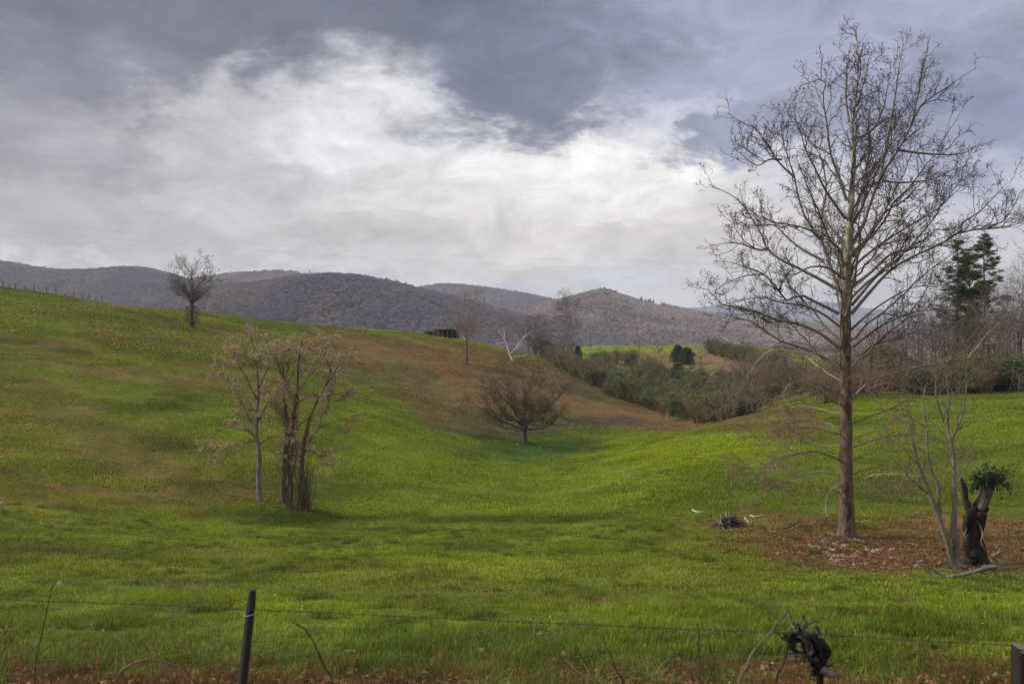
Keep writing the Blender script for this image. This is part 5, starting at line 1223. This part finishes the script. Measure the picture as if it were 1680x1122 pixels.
def stump():
    r = np.random.default_rng(8); p = ground(1601, 927); Y = p[1]
    root = empty('tree_stump', p); tag(root, 'hollow charred forked stump with a tuft of dark evergreen leaves on top', 'stump')
    g = Geo(); bl = np.array((.022, .017, .014)); br = np.array((.095, .078, .062))
    n_ = 26; cc = bl * np.ones((n_, 3))
    lumpy(g, [(1600, 938), (1601, 922), (1598, 902), (1594, 884), (1596, 866), (1602, 848), (1611, 828)], [46, 35, 28, 24, 25, 25, 22], Y, p, cc, r, amp=.30, ridge=3)
    for (q, w) in ((([(1585, 938), (1588, 915), (1586, 893), (1590, 872)]), [16, 13, 11, 6]), (([(1617, 938), (1612, 918), (1613, 900), (1607, 880)]), [22, 16, 9, 5]), (([(1582, 872), (1587, 856), (1592, 842), (1600, 832)]), [6, 13, 14, 8])):
        lumpy(g, q, w, Y - .12, p, bl * r.uniform(.8, 1.9), r, amp=.3, sides=10, n=16, ridge=3)
    for k in range(16):       # root flare
        a = r.uniform(0, 6.283); lumpy_x = 1600 + 26 * math.cos(a); q = [(1600 + 14 * math.cos(a), 918), (lumpy_x, 930), (1600 + 40 * math.cos(a), 938)]
        lumpy(g, q, [14, 11, 4], Y - .25 * math.sin(a), p, bl * r.uniform(.8, 2.2), r, amp=.25, sides=8, n=9)
    g.obj('trunk', M_WOOD, root)
    g = Geo(); lumpy(g, [(1600, 856), (1606, 838), (1614, 816), (1622, 797), (1627, 780)], [22, 23, 20, 17, 17], Y, p, br, r, amp=.16, ridge=3); g.obj('right_limb', M_WOOD, root)
    g = Geo(); lumpy(g, [(1594, 852), (1590, 836), (1584, 818), (1582, 802), (1577, 784)], [17, 12, 9, 9, 4], Y, p, bl * 1.5, r, amp=.22, sides=10, ridge=3); g.obj('left_prong', M_WOOD, root)
    for (q, w) in (([(1586, 866), (1583, 876), (1587, 888)], 1.3), ([(1606, 858), (1612, 874), (1610, 888), (1617, 904)], 2.4)):
        s = spline(px_limb(q, Y - .42), 12) - p; s += r.normal(size=s.shape) * .012; g = Geo()
        tubes(g, s[None], (np.abs(np.sin(np.linspace(.15, 3.0, 12))) * w * .012 * r.uniform(.6, 1.4, 12))[None], (.24, .16, .09), 6); g.obj('split_edge', M_WOOD, root)
    # tuft: arching sprays of pointed leaves
    c0 = at(1621, 786, Y) - p; n = 46; az = r.uniform(0, 6.283, n); el = r.uniform(-.35, .75, n)
    d = np.stack([np.cos(az) * np.cos(el), np.sin(az) * np.cos(el), np.sin(el)], 1); d[:, 0] *= 1.35; d[:, 0] -= .10
    C = walk(np.repeat((c0 + [0, 0, .02])[None], n, 0) + r.normal(size=(n, 3)) * .10, d, r.uniform(.22, .75, n) * (1 + .5 * (d[:, 0] > .2)), 8, .18, -.20, r)
    g = Geo(); tubes(g, C, np.broadcast_to(np.linspace(.012, .005, 8), (n, 8)), (.06, .07, .03), 3)
    sh = spline(px_limb([(1618, 785), (1609, 765), (1606, 745)], Y), 8) - p; tubes(g, sh[None], np.linspace(.012, .006, 8)[None], (.3, .34, .12), 4)
    sh = spline(px_limb([(1610, 778), (1590, 768), (1580, 771)], Y), 8) - p; tubes(g, sh[None], np.linspace(.012, .006, 8)[None], (.22, .24, .10), 4); g.obj('shoots', M_TWIG, root)
    m = 1150; e = C[r.integers(0, n, m), r.integers(2, 8, m)] + r.normal(size=(m, 3)) * .05
    g = Geo(); quads(g, e, .062, np.array([(.014, .034, .016), (.022, .050, .022), (.010, .024, .013)])[r.integers(0, 3, m)], r, .3); o = g.obj('leaves', M_LEAF, root, smooth=False); tag(o, kind='stuff')
stump()
def from_pixels(name, label, cat, pts_list, Y, base, col, seed, kid=None, mat=None, dep=.4, sides=6, jit=.012, parts=('stem', 'twigs')):
    """a stick, cane or small tree: each entry (pixel path, start radius, end radius)"""
    r = np.random.default_rng(seed); root = empty(name, base); tag(root, label, cat)
    A = np.array([spline(px_limb(q, Y, dep * math.sin(k * 2.2 + seed)), 14) - base for k, (q, a, b) in enumerate(pts_list)])
    A[:, 1:] += np.cumsum(r.normal(size=(len(A), 13, 3)), 1) * jit
    B = np.array([np.linspace(a, b, 14) for q, a, b in pts_list])
    B = B * (1 + .18 * np.sin(np.arange(14) * 2.6 + r.uniform(0, 6, (len(A), 1))))
    for k in range(len(A)):
        g = Geo(); tubes(g, A[k:k + 1], B[k:k + 1], col[k % len(col)] if isinstance(col, list) else col, sides, cap=True)
        g.obj(parts[0], mat or M_BARK, root)
    if kid:
        d1, l1, d2, l2, tw, up = kid; g = Geo()
        c = np.asarray(col[0] if isinstance(col, list) else col)
        P1, K1 = kids(A, B, d1, 7, l1, tw * 2, tw, r, wob=.2, up=up, zig=.12, tmin=.3); tubes(g, P1, K1, c * .85, 4)
        if d2: P2, K2 = kids(P1, K1, d2, 5, l2, tw, tw * .7, r, wob=.25, up=up, zig=.15); tubes(g, P2, K2, c * .8, 3)
        g.obj(parts[1], M_TWIG, root)
    return root
p = ground(1567, 932)
from_pixels('thin_tree', 'thin bare tree of several slender grey stems just left of the hollow stump', 'tree', [
    ([(1568, 938), (1566, 900), (1563, 860), (1561, 800), (1560, 750), (1553, 720), (1548, 690), (1552, 660), (1549, 630), (1545, 598)], .13, .010),
    ([(1566, 930), (1553, 880), (1541, 842), (1530, 812), (1520, 780), (1508, 740), (1500, 700), (1493, 665)], .11, .012),
    ([(1541, 842), (1538, 800), (1530, 780), (1521, 740), (1519, 700), (1514, 660), (1517, 630)], .07, .010),
    ([(1560, 760), (1563, 720), (1575, 690), (1582, 650), (1586, 612)], .055, .010),
    ([(1530, 814), (1510, 798), (1490, 785), (1470, 765), (1455, 752)], .03, .008), ([(1562, 830), (1576, 790), (1590, 760), (1606, 735)], .03, .008), ([(1548, 690), (1535, 660), (1530, 620), (1524, 590)], .035, .009),
    ], p[1], p, (.15, .12, .09), 3, kid=(4.5, 1.3, 4.5, .5, .007, .06), sides=8, jit=.02)
p = ground(1545, 947)
from_pixels('fallen_branch', 'long forked grey fallen branch lying along the ground in front of the hollow stump', 'branch', [
    ([(1395, 941), (1440, 947), (1500, 950), (1540, 946), (1572, 943), (1600, 936), (1618, 930), (1636, 927)], .016, .07), ([(1496, 910), (1506, 922), (1522, 928), (1546, 942), (1562, 945)], .018, .045),
    ([(1522, 928), (1528, 938), (1527, 947)], .02, .012), ([(1530, 957), (1540, 948), (1560, 946)], .015, .03), ([(1618, 926), (1612, 936), (1609, 952)], .06, .045), ([(1628, 915), (1640, 925), (1655, 941)], .04, .012),
    ([(1624, 925), (1632, 938), (1641, 951)], .03, .010), ([(1612, 938), (1625, 950), (1634, 956)], .025, .010), ([(1590, 938), (1575, 950), (1592, 957)], .03, .012), ([(1628, 912), (1638, 905), (1640, 899)], .06, .025), ([(1470, 948), (1450, 952), (1430, 950)], .015, .008)],
    p[1], p, [(.12, .105, .088), (.155, .137, .115)], 5, kid=(1.0, .5, 0, 0, .008, 0.0), dep=.15, jit=.006, parts=('limb', 'twigs'))
def brush_pile():
    r = np.random.default_rng(31); p = ground(1197, 866); root = empty('brush_pile', p); tag(root, 'heap of dead sticks and roots on the grass left of the sycamore', 'brush pile')
    n = 230; a = r.uniform(0, 6.283, n); q = .62 * np.sqrt(r.uniform(0, 1, n)); h = .62 * (1 - (q / .66) ** 2) * r.uniform(.15, 1, n)
    st = np.stack([q * np.cos(a) * 1.15, q * np.sin(a) * .8, h], 1); d = r.normal(size=(n, 3)) * np.array([1, 1, .5]); L = r.uniform(.25, .75, n)
    A = walk(st - norm(d) * (L / 2)[:, None], d, L, 7, .15, 0, r); A[:, :, 2] = np.maximum(A[:, :, 2], -.05)
    g = Geo(); tubes(g, A, np.broadcast_to(np.linspace(1, .5, 7), (n, 7)) * r.uniform(.008, .028, (n, 1)), np.array([(.075, .06, .05), (.17, .135, .115), (.05, .04, .035), (.33, .28, .24)])[r.choice(4, n, p=[.4, .3, .2, .1])], 5); o = g.obj('sticks', M_TWIG, root); tag(o, kind='stuff')
    g = Geo(); s = spline(np.array([(-.5, 0, .05), (-.1, -.05, .3), (.35, .05, .15)]), 8); lump = np.array([.10, .18, .22, .2, .22, .2, .14, .06]); tubes(g, s[None], lump[None], (.035, .028, .024), 9, cap=True); g.obj('root_ball', M_WOOD, root)
brush_pile()
for (q, rad, col, lab) in (
    ([(1136, 838), (1146, 842), (1156, 841)], .045, (.50, .46, .41), 'short pale stick lying alone on the grass left of the brush pile'),
    ([(1231, 847), (1240, 849), (1250, 846)], .04, (.45, .40, .36), 'pale crooked stick just right of the brush pile'),
    ([(1222, 851), (1228, 857), (1233, 859)], .035, (.36, .32, .28), 'short grey stick touching the right of the brush pile'),
    ([(1286, 868), (1298, 862), (1312, 852)], .03, (.17, .135, .11), 'brown stick on the leaves between brush pile and sycamore, upper of two'),
    ([(1295, 870), (1304, 866), (1312, 861)], .03, (.30, .26, .22), 'grey stick on the leaves between brush pile and sycamore, lower of two'),
    ([(1236, 872), (1255, 866), (1264, 872), (1268, 874)], .02, (.16, .12, .10), 'thin crooked twig on the leaves below the brush pile'),
    ([(1330, 860), (1345, 852), (1358, 846)], .016, (.38, .34, .28), 'thin pale twig propped on the grass left of the sycamore foot'),
    ):
    m = ground(*q[len(q) // 2]); root = empty('stick', m); tag(root, lab, 'stick')
    A = np.array([ground(*c) for c in q]) - m; A[:, 2] += rad * .9; A = spline(A, 10)
    g = Geo(); tubes(g, A[None], np.linspace(rad, rad * .55, 10)[None], col, 6, cap=True); g.obj('stem', M_BARK, root)
    g = Geo(); t = A[5]; B = np.stack([t, t + [.10, -.05, .07], t + [.18, -.05, .10]])[None]; tubes(g, spline(B[0], 5)[None], np.linspace(rad * .45, rad * .2, 5)[None], col, 5); g.obj('side_twig', M_BARK, root)

# ------------------------------------------------------------------ the fence by the road
FY = 5.5
def fence():
    b = at(381, 1255, FY); b[2] = min(b[2], float(height(b[0], FY)) - .1)
    top = at(414.5, 967, FY); root = empty('fence_post', b); tag(root, 'leaning dark steel fence post with a rounded worn top, carrying the barbed wire', 'fence post')
    A = spline(np.array([b, top]), 24) - b; w = np.full(24, .0285); w[-2] = .027; w[-1] = .021
    a = np.arange(14) * 2 * np.pi / 14
    g = Geo(); tubes(g, A[None], (w * (1 + .02 * np.sin(np.arange(24) * 1.7)))[None], (.016, .0095, .0075), 14, cap=True); g.obj('pipe', M_STEEL, root)
    # flange down the face of the post
    off = np.array([.0, -.027, 0]); f = A + off; g = Geo(); tubes(g, f[None, :-1], np.full((1, 23), .009), (.028, .018, .014), 8); g.obj('flange', M_STEEL, root)
    c = A[0] + (A[-1] - A[0]) * .875; t = np.linspace(0, 2 * np.pi, 20); ring = np.stack([c[0] + .036 * np.cos(t), c[1] - .006 + .040 * np.sin(t), c[2] + .006 * np.cos(t)], 1)
    g = Geo(); tubes(g, ring[None], np.full((1, 20), .0022), (.34, .32, .29), 5); g.obj('wire_tie', M_STEEL, root)
    # the post cut by the right edge of the picture
    t2 = at(1679, 1058, FY); b2 = t2.copy(); b2[2] = float(height(b2[0], FY)) - .3; b2[0] += .02
    root = empty('fence_post', b2); tag(root, 'square cut dark wooden fence post at the right edge, where the barbed wire ends', 'fence post')
    g = Geo(); n = 16; s = np.linspace(0, 1, n)[:, None]; C = (b2 * (1 - s) + t2 * s) - b2; hw = .056
    crn = np.array([(-1, -.8), (-.8, -1), (.8, -1), (1, -.8), (1, .8), (.8, 1), (-.8, 1), (-1, .8)]) * hw
    rr = np.random.default_rng(2); V = np.empty((n, 8, 3)); V[:, :, :2] = C[:, None, :2] + crn[None] * (1 + .05 * rr.normal(size=(n, 8, 1))); V[:, :, 2] = C[:, None, 2]; V[-1, :, 2] += rr.normal(size=8) * .006
    i = np.arange(n * 8).reshape(n, 8); nx = np.roll(i, -1, 1); g.add(V.reshape(-1, 3), np.stack([i[:-1], nx[:-1], nx[1:], i[1:]], -1).reshape(-1, 4), (.02, .014, .011))
    e = np.concatenate([V[-1], [V[-1].mean(0) + [0, 0, .004]]]); g.add(e, [[k, (k + 1) % 8, 8] for k in range(8)], (.09, .075, .06)); g.obj('timber', M_WOOD, root, smooth=False)
    g = Geo(); q = at(1662, 1060, FY) - b2; st = np.array([(-.004, -.05, .0), (-.004, -.085, .004), (-.004, -.085, -.016), (-.004, -.05, -.02)]) + q + np.array([.02, 0, .005]); tubes(g, spline(st, 8)[None], np.full((1, 8), .002), (.2, .19, .18), 5); g.obj('staple', M_STEEL, root)
    # barbed wire
    pts = [(-420, 962), (-150, 975), (0, 983), (170, 990), (340, 997), (405, 1001), (560, 1007), (760, 1016), (980, 1025), (1120, 1031), (1287, 1037), (1420, 1045), (1560, 1053), (1664, 1058.5)]
    W = spline(px_limb(pts, FY - .045), 160); base = W[80].copy(); W = W - base
    rr = np.random.default_rng(6); W[:, 2] += np.cumsum(rr.normal(size=160)) * .0006 * np.sin(np.linspace(0, np.pi, 160)); W[:, 1] += rr.normal(size=160) * .001
    root = empty('barbed_wire', base); tag(root, 'single strand of rusty barbed wire strung across the foreground', 'barbed wire')
    ph = np.linspace(0, 160 * 2.4, 160 * 6); D = np.stack([np.interp(np.linspace(0, 159, 960), np.arange(160), W[:, k]) for k in range(3)], 1)
    for sg in (0, np.pi):
        E = D + np.stack([0 * ph, .0016 * np.cos(ph + sg), .0016 * np.sin(ph + sg)], 1); g = Geo(); tubes(g, E[None], np.full((1, 960), .0017), (.05, .034, .025), 4); g.obj('strand', M_STEEL, root)
    L = np.concatenate([[0], np.cumsum(np.linalg.norm(np.diff(D, axis=0), axis=1))]); nb = int(L[-1] / .125)
    tb = (np.arange(nb) + rr.uniform(-.12, .12, nb)) * .125; cb = np.stack([np.interp(tb, L, D[:, k]) for k in range(3)], 1)
    for k in range(min(nb, 100)):
        if abs(cb[k, 0] + base[0]) > FY * .66: continue
        g = Geo(); a1 = rr.uniform(0, 6.28); pr = []
        for s in (0, 2.2):
            d = np.array([.25, math.cos(a1 + s), math.sin(a1 + s)]) * .017; pr.append(np.stack([cb[k] - d, cb[k] - d * .3 + [.002, .002, 0], cb[k] + d * .3 + [.002, -.002, 0], cb[k] + d]))
        t = np.linspace(0, 9, 14); wr = np.stack([cb[k, 0] - .006 + t * .0014, cb[k, 1] + .0038 * np.cos(t), cb[k, 2] + .0038 * np.sin(t)], 1)
        tubes(g, np.array(pr), np.array([[.0007, .0014, .0014, .0007]] * 2), (.045, .03, .024), 4); tubes(g, wr[None], np.full((1, 14), .0013), (.045, .03, .024), 4); g.obj('barb', M_STEEL, root)
fence()
def foot(px, py, Y):
    q = at(px, py, Y); return np.array([q[0], Y, float(height(q[0], Y))])
def cane(name, label, cat, paths, Y, col, seed, kid=None, jit=.0015, dep=.12):
    """paths start at the tip and are carried on down to the ground"""
    q0 = paths[0][0]; base = foot(q0[-1][0], q0[-1][1], Y); full = []
    gy = 561 - F * ((base[1] * sP + base[2] * cP) / (base[1] * cP - base[2] * sP))
    for k, (q, a, b) in enumerate(paths):
        if k == 0: q = list(q) + [(q[-1][0] + (q[-1][0] - q[-2][0]) * .4, max(gy + 6, q[-1][1] + 10))]
        full.append((q, a, b))
    return from_pixels(name, label, cat, full, Y, base, col, seed, kid=kid, dep=dep, jit=jit, sides=7)
cane('weed_stalk', 'thin dark dead weed stalk crossing the wire at far left', 'weed', [([(87, 958), (83, 975), (76, 1003), (69, 1040), (63, 1066), (58, 1100)], .0035, .005), ([(86, 962), (92, 956), (98, 958)], .003, .003), ([(63, 1066), (80, 1090), (95, 1118)], .003, .003)], 5.9, (.06, .05, .035), 1)
def seed_head():
    p = at(97, 958, 5.9); root = empty('seed_head', p); tag(root, 'pale fluffy seed head caught on the thin weed stalk at far left', 'seed head'); r = np.random.default_rng(3)
    n = 90; d = norm(r.normal(size=(n, 3)) * np.array([1.3, 1, .6])) * .022; A = np.stack([d * .1, d * .5, d], 1); g = Geo(); tubes(g, A, np.array([[.0022, .0022, .001]] * n), (.5, .42, .34), 3); o = g.obj('fluff', M_TWIG, root); tag(o, kind='stuff')
    g = Geo(); tubes(g, np.array([[(0, 0, -.012), (0, 0, 0), (.004, 0, .008)]]), np.array([[.003, .005, .002]]), (.2, .15, .1), 6); g.obj('core', M_TWIG, root)
seed_head()
cane('bramble', 'reddish arching bramble at the bottom left with two rooted ends', 'bramble', [([(313, 1122), (295, 1100), (275, 1087), (252, 1081), (230, 1084), (208, 1098), (188, 1124)], .006, .009), ([(236, 1056), (246, 1078), (251, 1100), (256, 1124)], .004, .006), ([(224, 1066), (240, 1058), (247, 1076)], .003, .003), ([(276, 1088), (300, 1096), (318, 1116)], .004, .005)], 4.9, (.16, .075, .045), 2, kid=(3.0, .12, 0, 0, .002, 0))
cane('cane', 'dark bent cane arching over from its tip right of the steel post', 'cane', [([(480, 1019), (494, 1026), (508, 1042), (522, 1068), (534, 1098), (545, 1125)], .0045, .0075)], 5.1, (.05, .045, .035), 3)
cane('dead_stick', 'stout dark broken stick slanting up in the foreground, with one side twig', 'stick', [([(989, 1043), (994, 1058), (1002, 1076), (1012, 1100), (1023, 1126)], .0035, .012), ([(1001, 1067), (980, 1071), (960, 1076), (934, 1081)], .005, .003)], 5.1, (.055, .045, .035), 4)
cane('dead_stick', 'thin grey stick slanting the other way just left of the stout dark one', 'stick', [([(929, 1082), (945, 1099), (968, 1126)], .003, .005)], 6.2, (.2, .18, .14), 5)
cane('sapling', 'upright thin budded sapling reaching just above the barbed wire', 'sapling', [([(1145, 1026), (1147, 1042), (1145, 1064), (1148, 1090), (1146, 1126)], .005, .0075), ([(1147, 1045), (1152, 1043), (1156, 1046)], .003, .002), ([(1147, 1076), (1152, 1079), (1156, 1078)], .003, .002)], 5.6, (.075, .06, .045), 6)
cane('dead_stick', 'long pale knobbly stick leaning past the root tangle from lower left', 'stick', [([(1291, 1001), (1280, 1012), (1270, 1031), (1252, 1050), (1237, 1066), (1224, 1095), (1212, 1124)], .005, .008), ([(1270, 1031), (1274, 1036), (1282, 1040)], .004, .003), ([(1293, 1003), (1297, 1018), (1304, 1030)], .004, .004)], 5.4, (.17, .145, .11), 7)
cane('dead_stick', 'thin dark curved stick between the pale stick and the root tangle', 'stick', [([(1293, 1056), (1291, 1072), (1285, 1090), (1277, 1104), (1273, 1126)], .006, .009)], 5.2, (.045, .037, .03), 8)
def root_tangle():
    r = np.random.default_rng(14); Y = 5.3; base = foot(1338, 1122, Y); root = empty('root_tangle', base)
    tag(root, 'gnarled dark knot of dead roots with a hole through it, sticking up at the wire', 'dead root')
    k = Y / F
    def knot(name, paths, col):
        for q, w in paths:
            s = spline(np.concatenate([px_limb(q, Y, .06 * r.normal()), (np.array(w) * k / 2)[:, None]], 1), 22); P = s[:, :3] - base
            P[1:-1] += r.normal(size=(20, 3)) * .0035; rad = s[:, 3] * (1 + .16 * r.normal(size=22).clip(-1, 1))
            g = Geo(); tubes(g, P[None], np.maximum(rad, .0025)[None], np.asarray(col) * r.uniform(.7, 1.4), 9, cap=True); g.obj(name, M_WOOD, root)
    knot('root', [([(1300, 1062), (1297, 1050), (1303, 1042), (1316, 1043), (1325, 1052), (1326, 1064), (1320, 1072), (1309, 1072), (1300, 1064)], [11, 12, 14, 14, 14, 13, 11, 10, 9]),
                  ([(1286, 1041), (1296, 1046), (1308, 1042), (1324, 1046), (1340, 1052), (1352, 1060), (1356, 1070)], [3, 9, 13, 16, 18, 16, 8]),
                  ([(1330, 1050), (1342, 1064), (1348, 1078), (1343, 1096), (1346, 1112), (1342, 1150), (1338, 1240)], [11, 18, 17, 13, 12, 16, 22]),
                  ([(1322, 1062), (1333, 1076), (1338, 1092), (1334, 1106)], [16, 20, 16, 8]), ([(1347, 1060), (1356, 1068), (1353, 1080), (1344, 1090)], [12, 14, 14, 10])], (.016, .012, .013))
    main = [(1288, 1042), (1300, 1046), (1316, 1044), (1332, 1050), (1346, 1062), (1348, 1080), (1342, 1098), (1345, 1118)]
    loop = [(1300, 1064), (1297, 1052), (1304, 1043), (1316, 1044), (1327, 1054), (1326, 1066), (1334, 1082), (1342, 1098)]
    for q in range(26):
        src = main if q % 2 else loop; a0 = int(r.integers(0, 3)); b0 = int(r.integers(5, 9)); pp = [(x + r.normal(0, 5.5), y + r.normal(0, 5.5)) for x, y in src[a0:b0]]
        wv = np.interp(np.linspace(0, 1, len(pp)), [0, .4, 1], [2, r.uniform(3, 7), 1.5])
        knot('root', [(pp, list(wv))], [(.018, .014, .014), (.04, .031, .029), (.075, .06, .055)][q % 3])
    knot('weathered_root', [([(1304, 1076), (1318, 1074), (1332, 1080), (1342, 1084)], [5, 8, 8, 5]), ([(1340, 1098), (1354, 1102), (1366, 1107), (1374, 1108)], [14, 11, 8, 3]), ([(1316, 1048), (1326, 1056), (1331, 1066), (1330, 1072)], [5, 6, 6, 3]), ([(1296, 1046), (1304, 1054), (1300, 1066), (1306, 1078)], [5, 6, 5, 3])], (.13, .105, .10))
    knot('twig', [([(1310, 1042), (1304, 1026), (1297, 1012), (1293, 1000)], [7, 4, 3, 4]), ([(1320, 1044), (1318, 1030), (1322, 1020), (1315, 1008)], [6, 4, 3, 3]), ([(1317, 1034), (1326, 1024), (1338, 1018), (1344, 1020)], [4, 3, 3, 2]), ([(1332, 1046), (1340, 1036), (1345, 1038), (1340, 1028), (1334, 1030)], [8, 7, 5, 4, 3]), ([(1308, 1040), (1312, 1030), (1308, 1022)], [5, 3, 2]),
                  ([(1320, 1084), (1306, 1082), (1296, 1084), (1290, 1082)], [4, 2, 2, 1.5]), ([(1350, 1086), (1358, 1092), (1366, 1090)], [4, 3, 2])], (.05, .042, .036))
root_tangle()

# ------------------------------------------------------------------ far man-made things
for (pts, lab) in (([(-420, 340), (0, 366), (280, 388), (560, 411), (840, 423), (1120, 432), (1165, 433.5), (1500, 441), (1900, 444)], 'upper of two thin power lines across the low sky'), ([(-420, 352), (0, 379), (280, 400), (560, 421), (840, 436), (1120, 444), (1165, 445.5), (1500, 452), (1900, 455)], 'lower of two thin power lines across the low sky')):
    A = spline(px_limb(pts, 260.0), 90); b = A[45].copy(); g = Geo(); tubes(g, (A - b)[None], np.full((1, 90), .013), (.2, .2, .21), 4); o = g.obj('power_line', M_STEEL); o.location = tuple(b); tag(o, lab, 'power line', 'power lines')
def utility_pole():
    p = stand(969, 325); root = empty('utility_pole', p); tag(root, 'lone thin utility pole beyond the bushes against the tan hill', 'pole'); h = 325 * ray(969, 538)[1] - p[2]
    g = Geo(); tubes(g, np.array([[(0, 0, -.5), (0, 0, h * .5), (0, 0, h)]]), np.array([[.20, .17, .13]]), (.10, .085, .075), 8, cap=True); g.obj('pole', M_WOOD, root)
    g = Geo(); tubes(g, np.array([[(-.7, -.16, h - .5), (0, -.16, h - .5), (.7, -.16, h - .5)]]), np.full((1, 3), .07), (.10, .085, .075), 4, cap=True); g.obj('crossarm', M_WOOD, root)
utility_pole()
def box(g, c, s, col):
    c = np.array(c); s = np.array(s) / 2; v = np.array([(x, y, z) for z in (-1, 1) for y in (-1, 1) for x in (-1, 1)]) * s + c
    g.add(v, [[0, 2, 3, 1], [4, 5, 7, 6], [0, 1, 5, 4], [1, 3, 7, 5], [3, 2, 6, 7], [2, 0, 4, 6]], col)
def shed():
    Y = 207.0; p = stand(731, Y); root = empty('shed', p); tag(root, 'low dark open sided cattle shed on the ridge left of the silvery tree', 'shed')
    zt = Y * ray(731, 538)[1] - p[2]; w = 6.2; zt = max(zt, 1.5)
    g = Geo(); v = np.array([(-w / 2, -1.9, zt - .35), (w / 2, -1.9, zt - .5), (w / 2, 2.2, zt - .1), (-w / 2, 2.2, zt + .08)]); v2 = v + [0, 0, .12]
    g.add(np.concatenate([v, v2]), [[3, 2, 1, 0], [4, 5, 6, 7], [0, 1, 5, 4], [1, 2, 6, 5], [2, 3, 7, 6], [3, 0, 4, 7]], (.05, .04, .035)); g.obj('roof', M_WOOD, root, smooth=False)
    g = Geo(); box(g, (0, 2.05, zt / 2 - .3), (w - .2, .1, zt - .3), (.035, .028, .025)); g.obj('back_wall', M_WOOD, root, smooth=False)
    for k in range(6):
        x = -w / 2 + .3 + (w - .6) * k / 5; g = Geo(); tubes(g, np.array([[(x, -1.6, -.6), (x, -1.6, zt / 2), (x, -1.6, zt - .42)]]), np.full((1, 3), .10), (.17, .145, .125), 6); g.obj('post', M_WOOD, root)
    g = Geo(); box(g, (0, -1.7, .75), (w - .5, .08, .2), (.07, .055, .045)); g.obj('rail', M_WOOD, root, smooth=False)
    p = stand(708, Y - 1); root = empty('log_pile', p); tag(root, 'dark heap of logs beside the left end of the cattle shed', 'logs'); r = np.random.default_rng(2)
    for k in range(9):
        x = r.uniform(-1.2, 1.2); z = .25 + (.45 if k > 4 else 0) + (.4 if k > 7 else 0); g = Geo(); tubes(g, np.array([[(x - 1.1, r.uniform(-.6, .6), z), (x, 0, z + .05), (x + 1.1, r.uniform(-.6, .6), z)]]), np.full((1, 3), .24), (.04, .033, .03), 8, cap=True); g.obj('log', M_WOOD, root)
shed()
first = None
for k, x in enumerate((-60, -42, -26, -10, 6, 16, 26, 42, 57, 77, 92, 108, 122, 136, 147, 158, 168)):
    Yq = np.linspace(130, 185, 111); zz = height((x - 840) / F * Yq, Yq) / Yq; Y = Yq[np.argmax(zz)]
    p = stand(x, Y); p[2] -= .05; hgt = [1.35, 1.0, 1.2, .9][k % 4]
    if first is None:
        first = empty('fence_post', p); tag(first, 'weathered post of the old fence along the left crest', 'fence post', 'posts of the crest fence')
        g = Geo(); tubes(g, np.array([[(0, 0, -.3), (.01, 0, .5), (.03, 0, 1.0)]]), np.array([[.10, .09, .08]]), (.13, .11, .095), 7, cap=True); g.obj('timber', M_WOOD, first)
        first.scale = (1, 1, hgt); FP = [p]
    else:
        dup(first, p, k * 1.3, (1, 1, hgt)); FP.append(p)
FP = np.array(FP)
for k, (zh, lab) in enumerate(((.85, 'upper wire of the old fence on the left crest'), (.5, 'lower wire of the old fence on the left crest'))):
    A = spline(FP + [0, -.1, zh], 80); b = A[40].copy(); g = Geo(); tubes(g, (A - b)[None], np.full((1, 80), .012), (.1, .085, .075), 3); o = g.obj('fence_wire', M_STEEL); o.location = tuple(b); tag(o, lab, 'fence wire', 'wires of the crest fence')
def pylon():
    p = at(508, 462, 1790); root = empty('pylon', p); tag(root, 'distant lattice pylon standing on the violet hill crest', 'pylon'); H = 24; g = Geo()
    L = [];
    for sx in (-1, 1):
        for sy in (-1, 1): L.append([(2.6 * sx, 2.6 * sy, -3), (1.3 * sx, 1.3 * sy, H * .5), (.5 * sx, .5 * sy, H)])
    tubes(g, np.array(L), np.full((4, 3), .28), (.16, .16, .18), 4); g.obj('lattice_leg', M_STEEL, root)
    g = Geo(); tubes(g, np.array([[(-4.5, 0, H * .92), (0, 0, H * .94), (4.5, 0, H * .92)], [(-5.5, 0, H * .74), (0, 0, H * .76), (5.5, 0, H * .74)]]), np.full((2, 3), .3), (.16, .16, .18), 4); g.obj('crossarm', M_STEEL, root)
pylon()
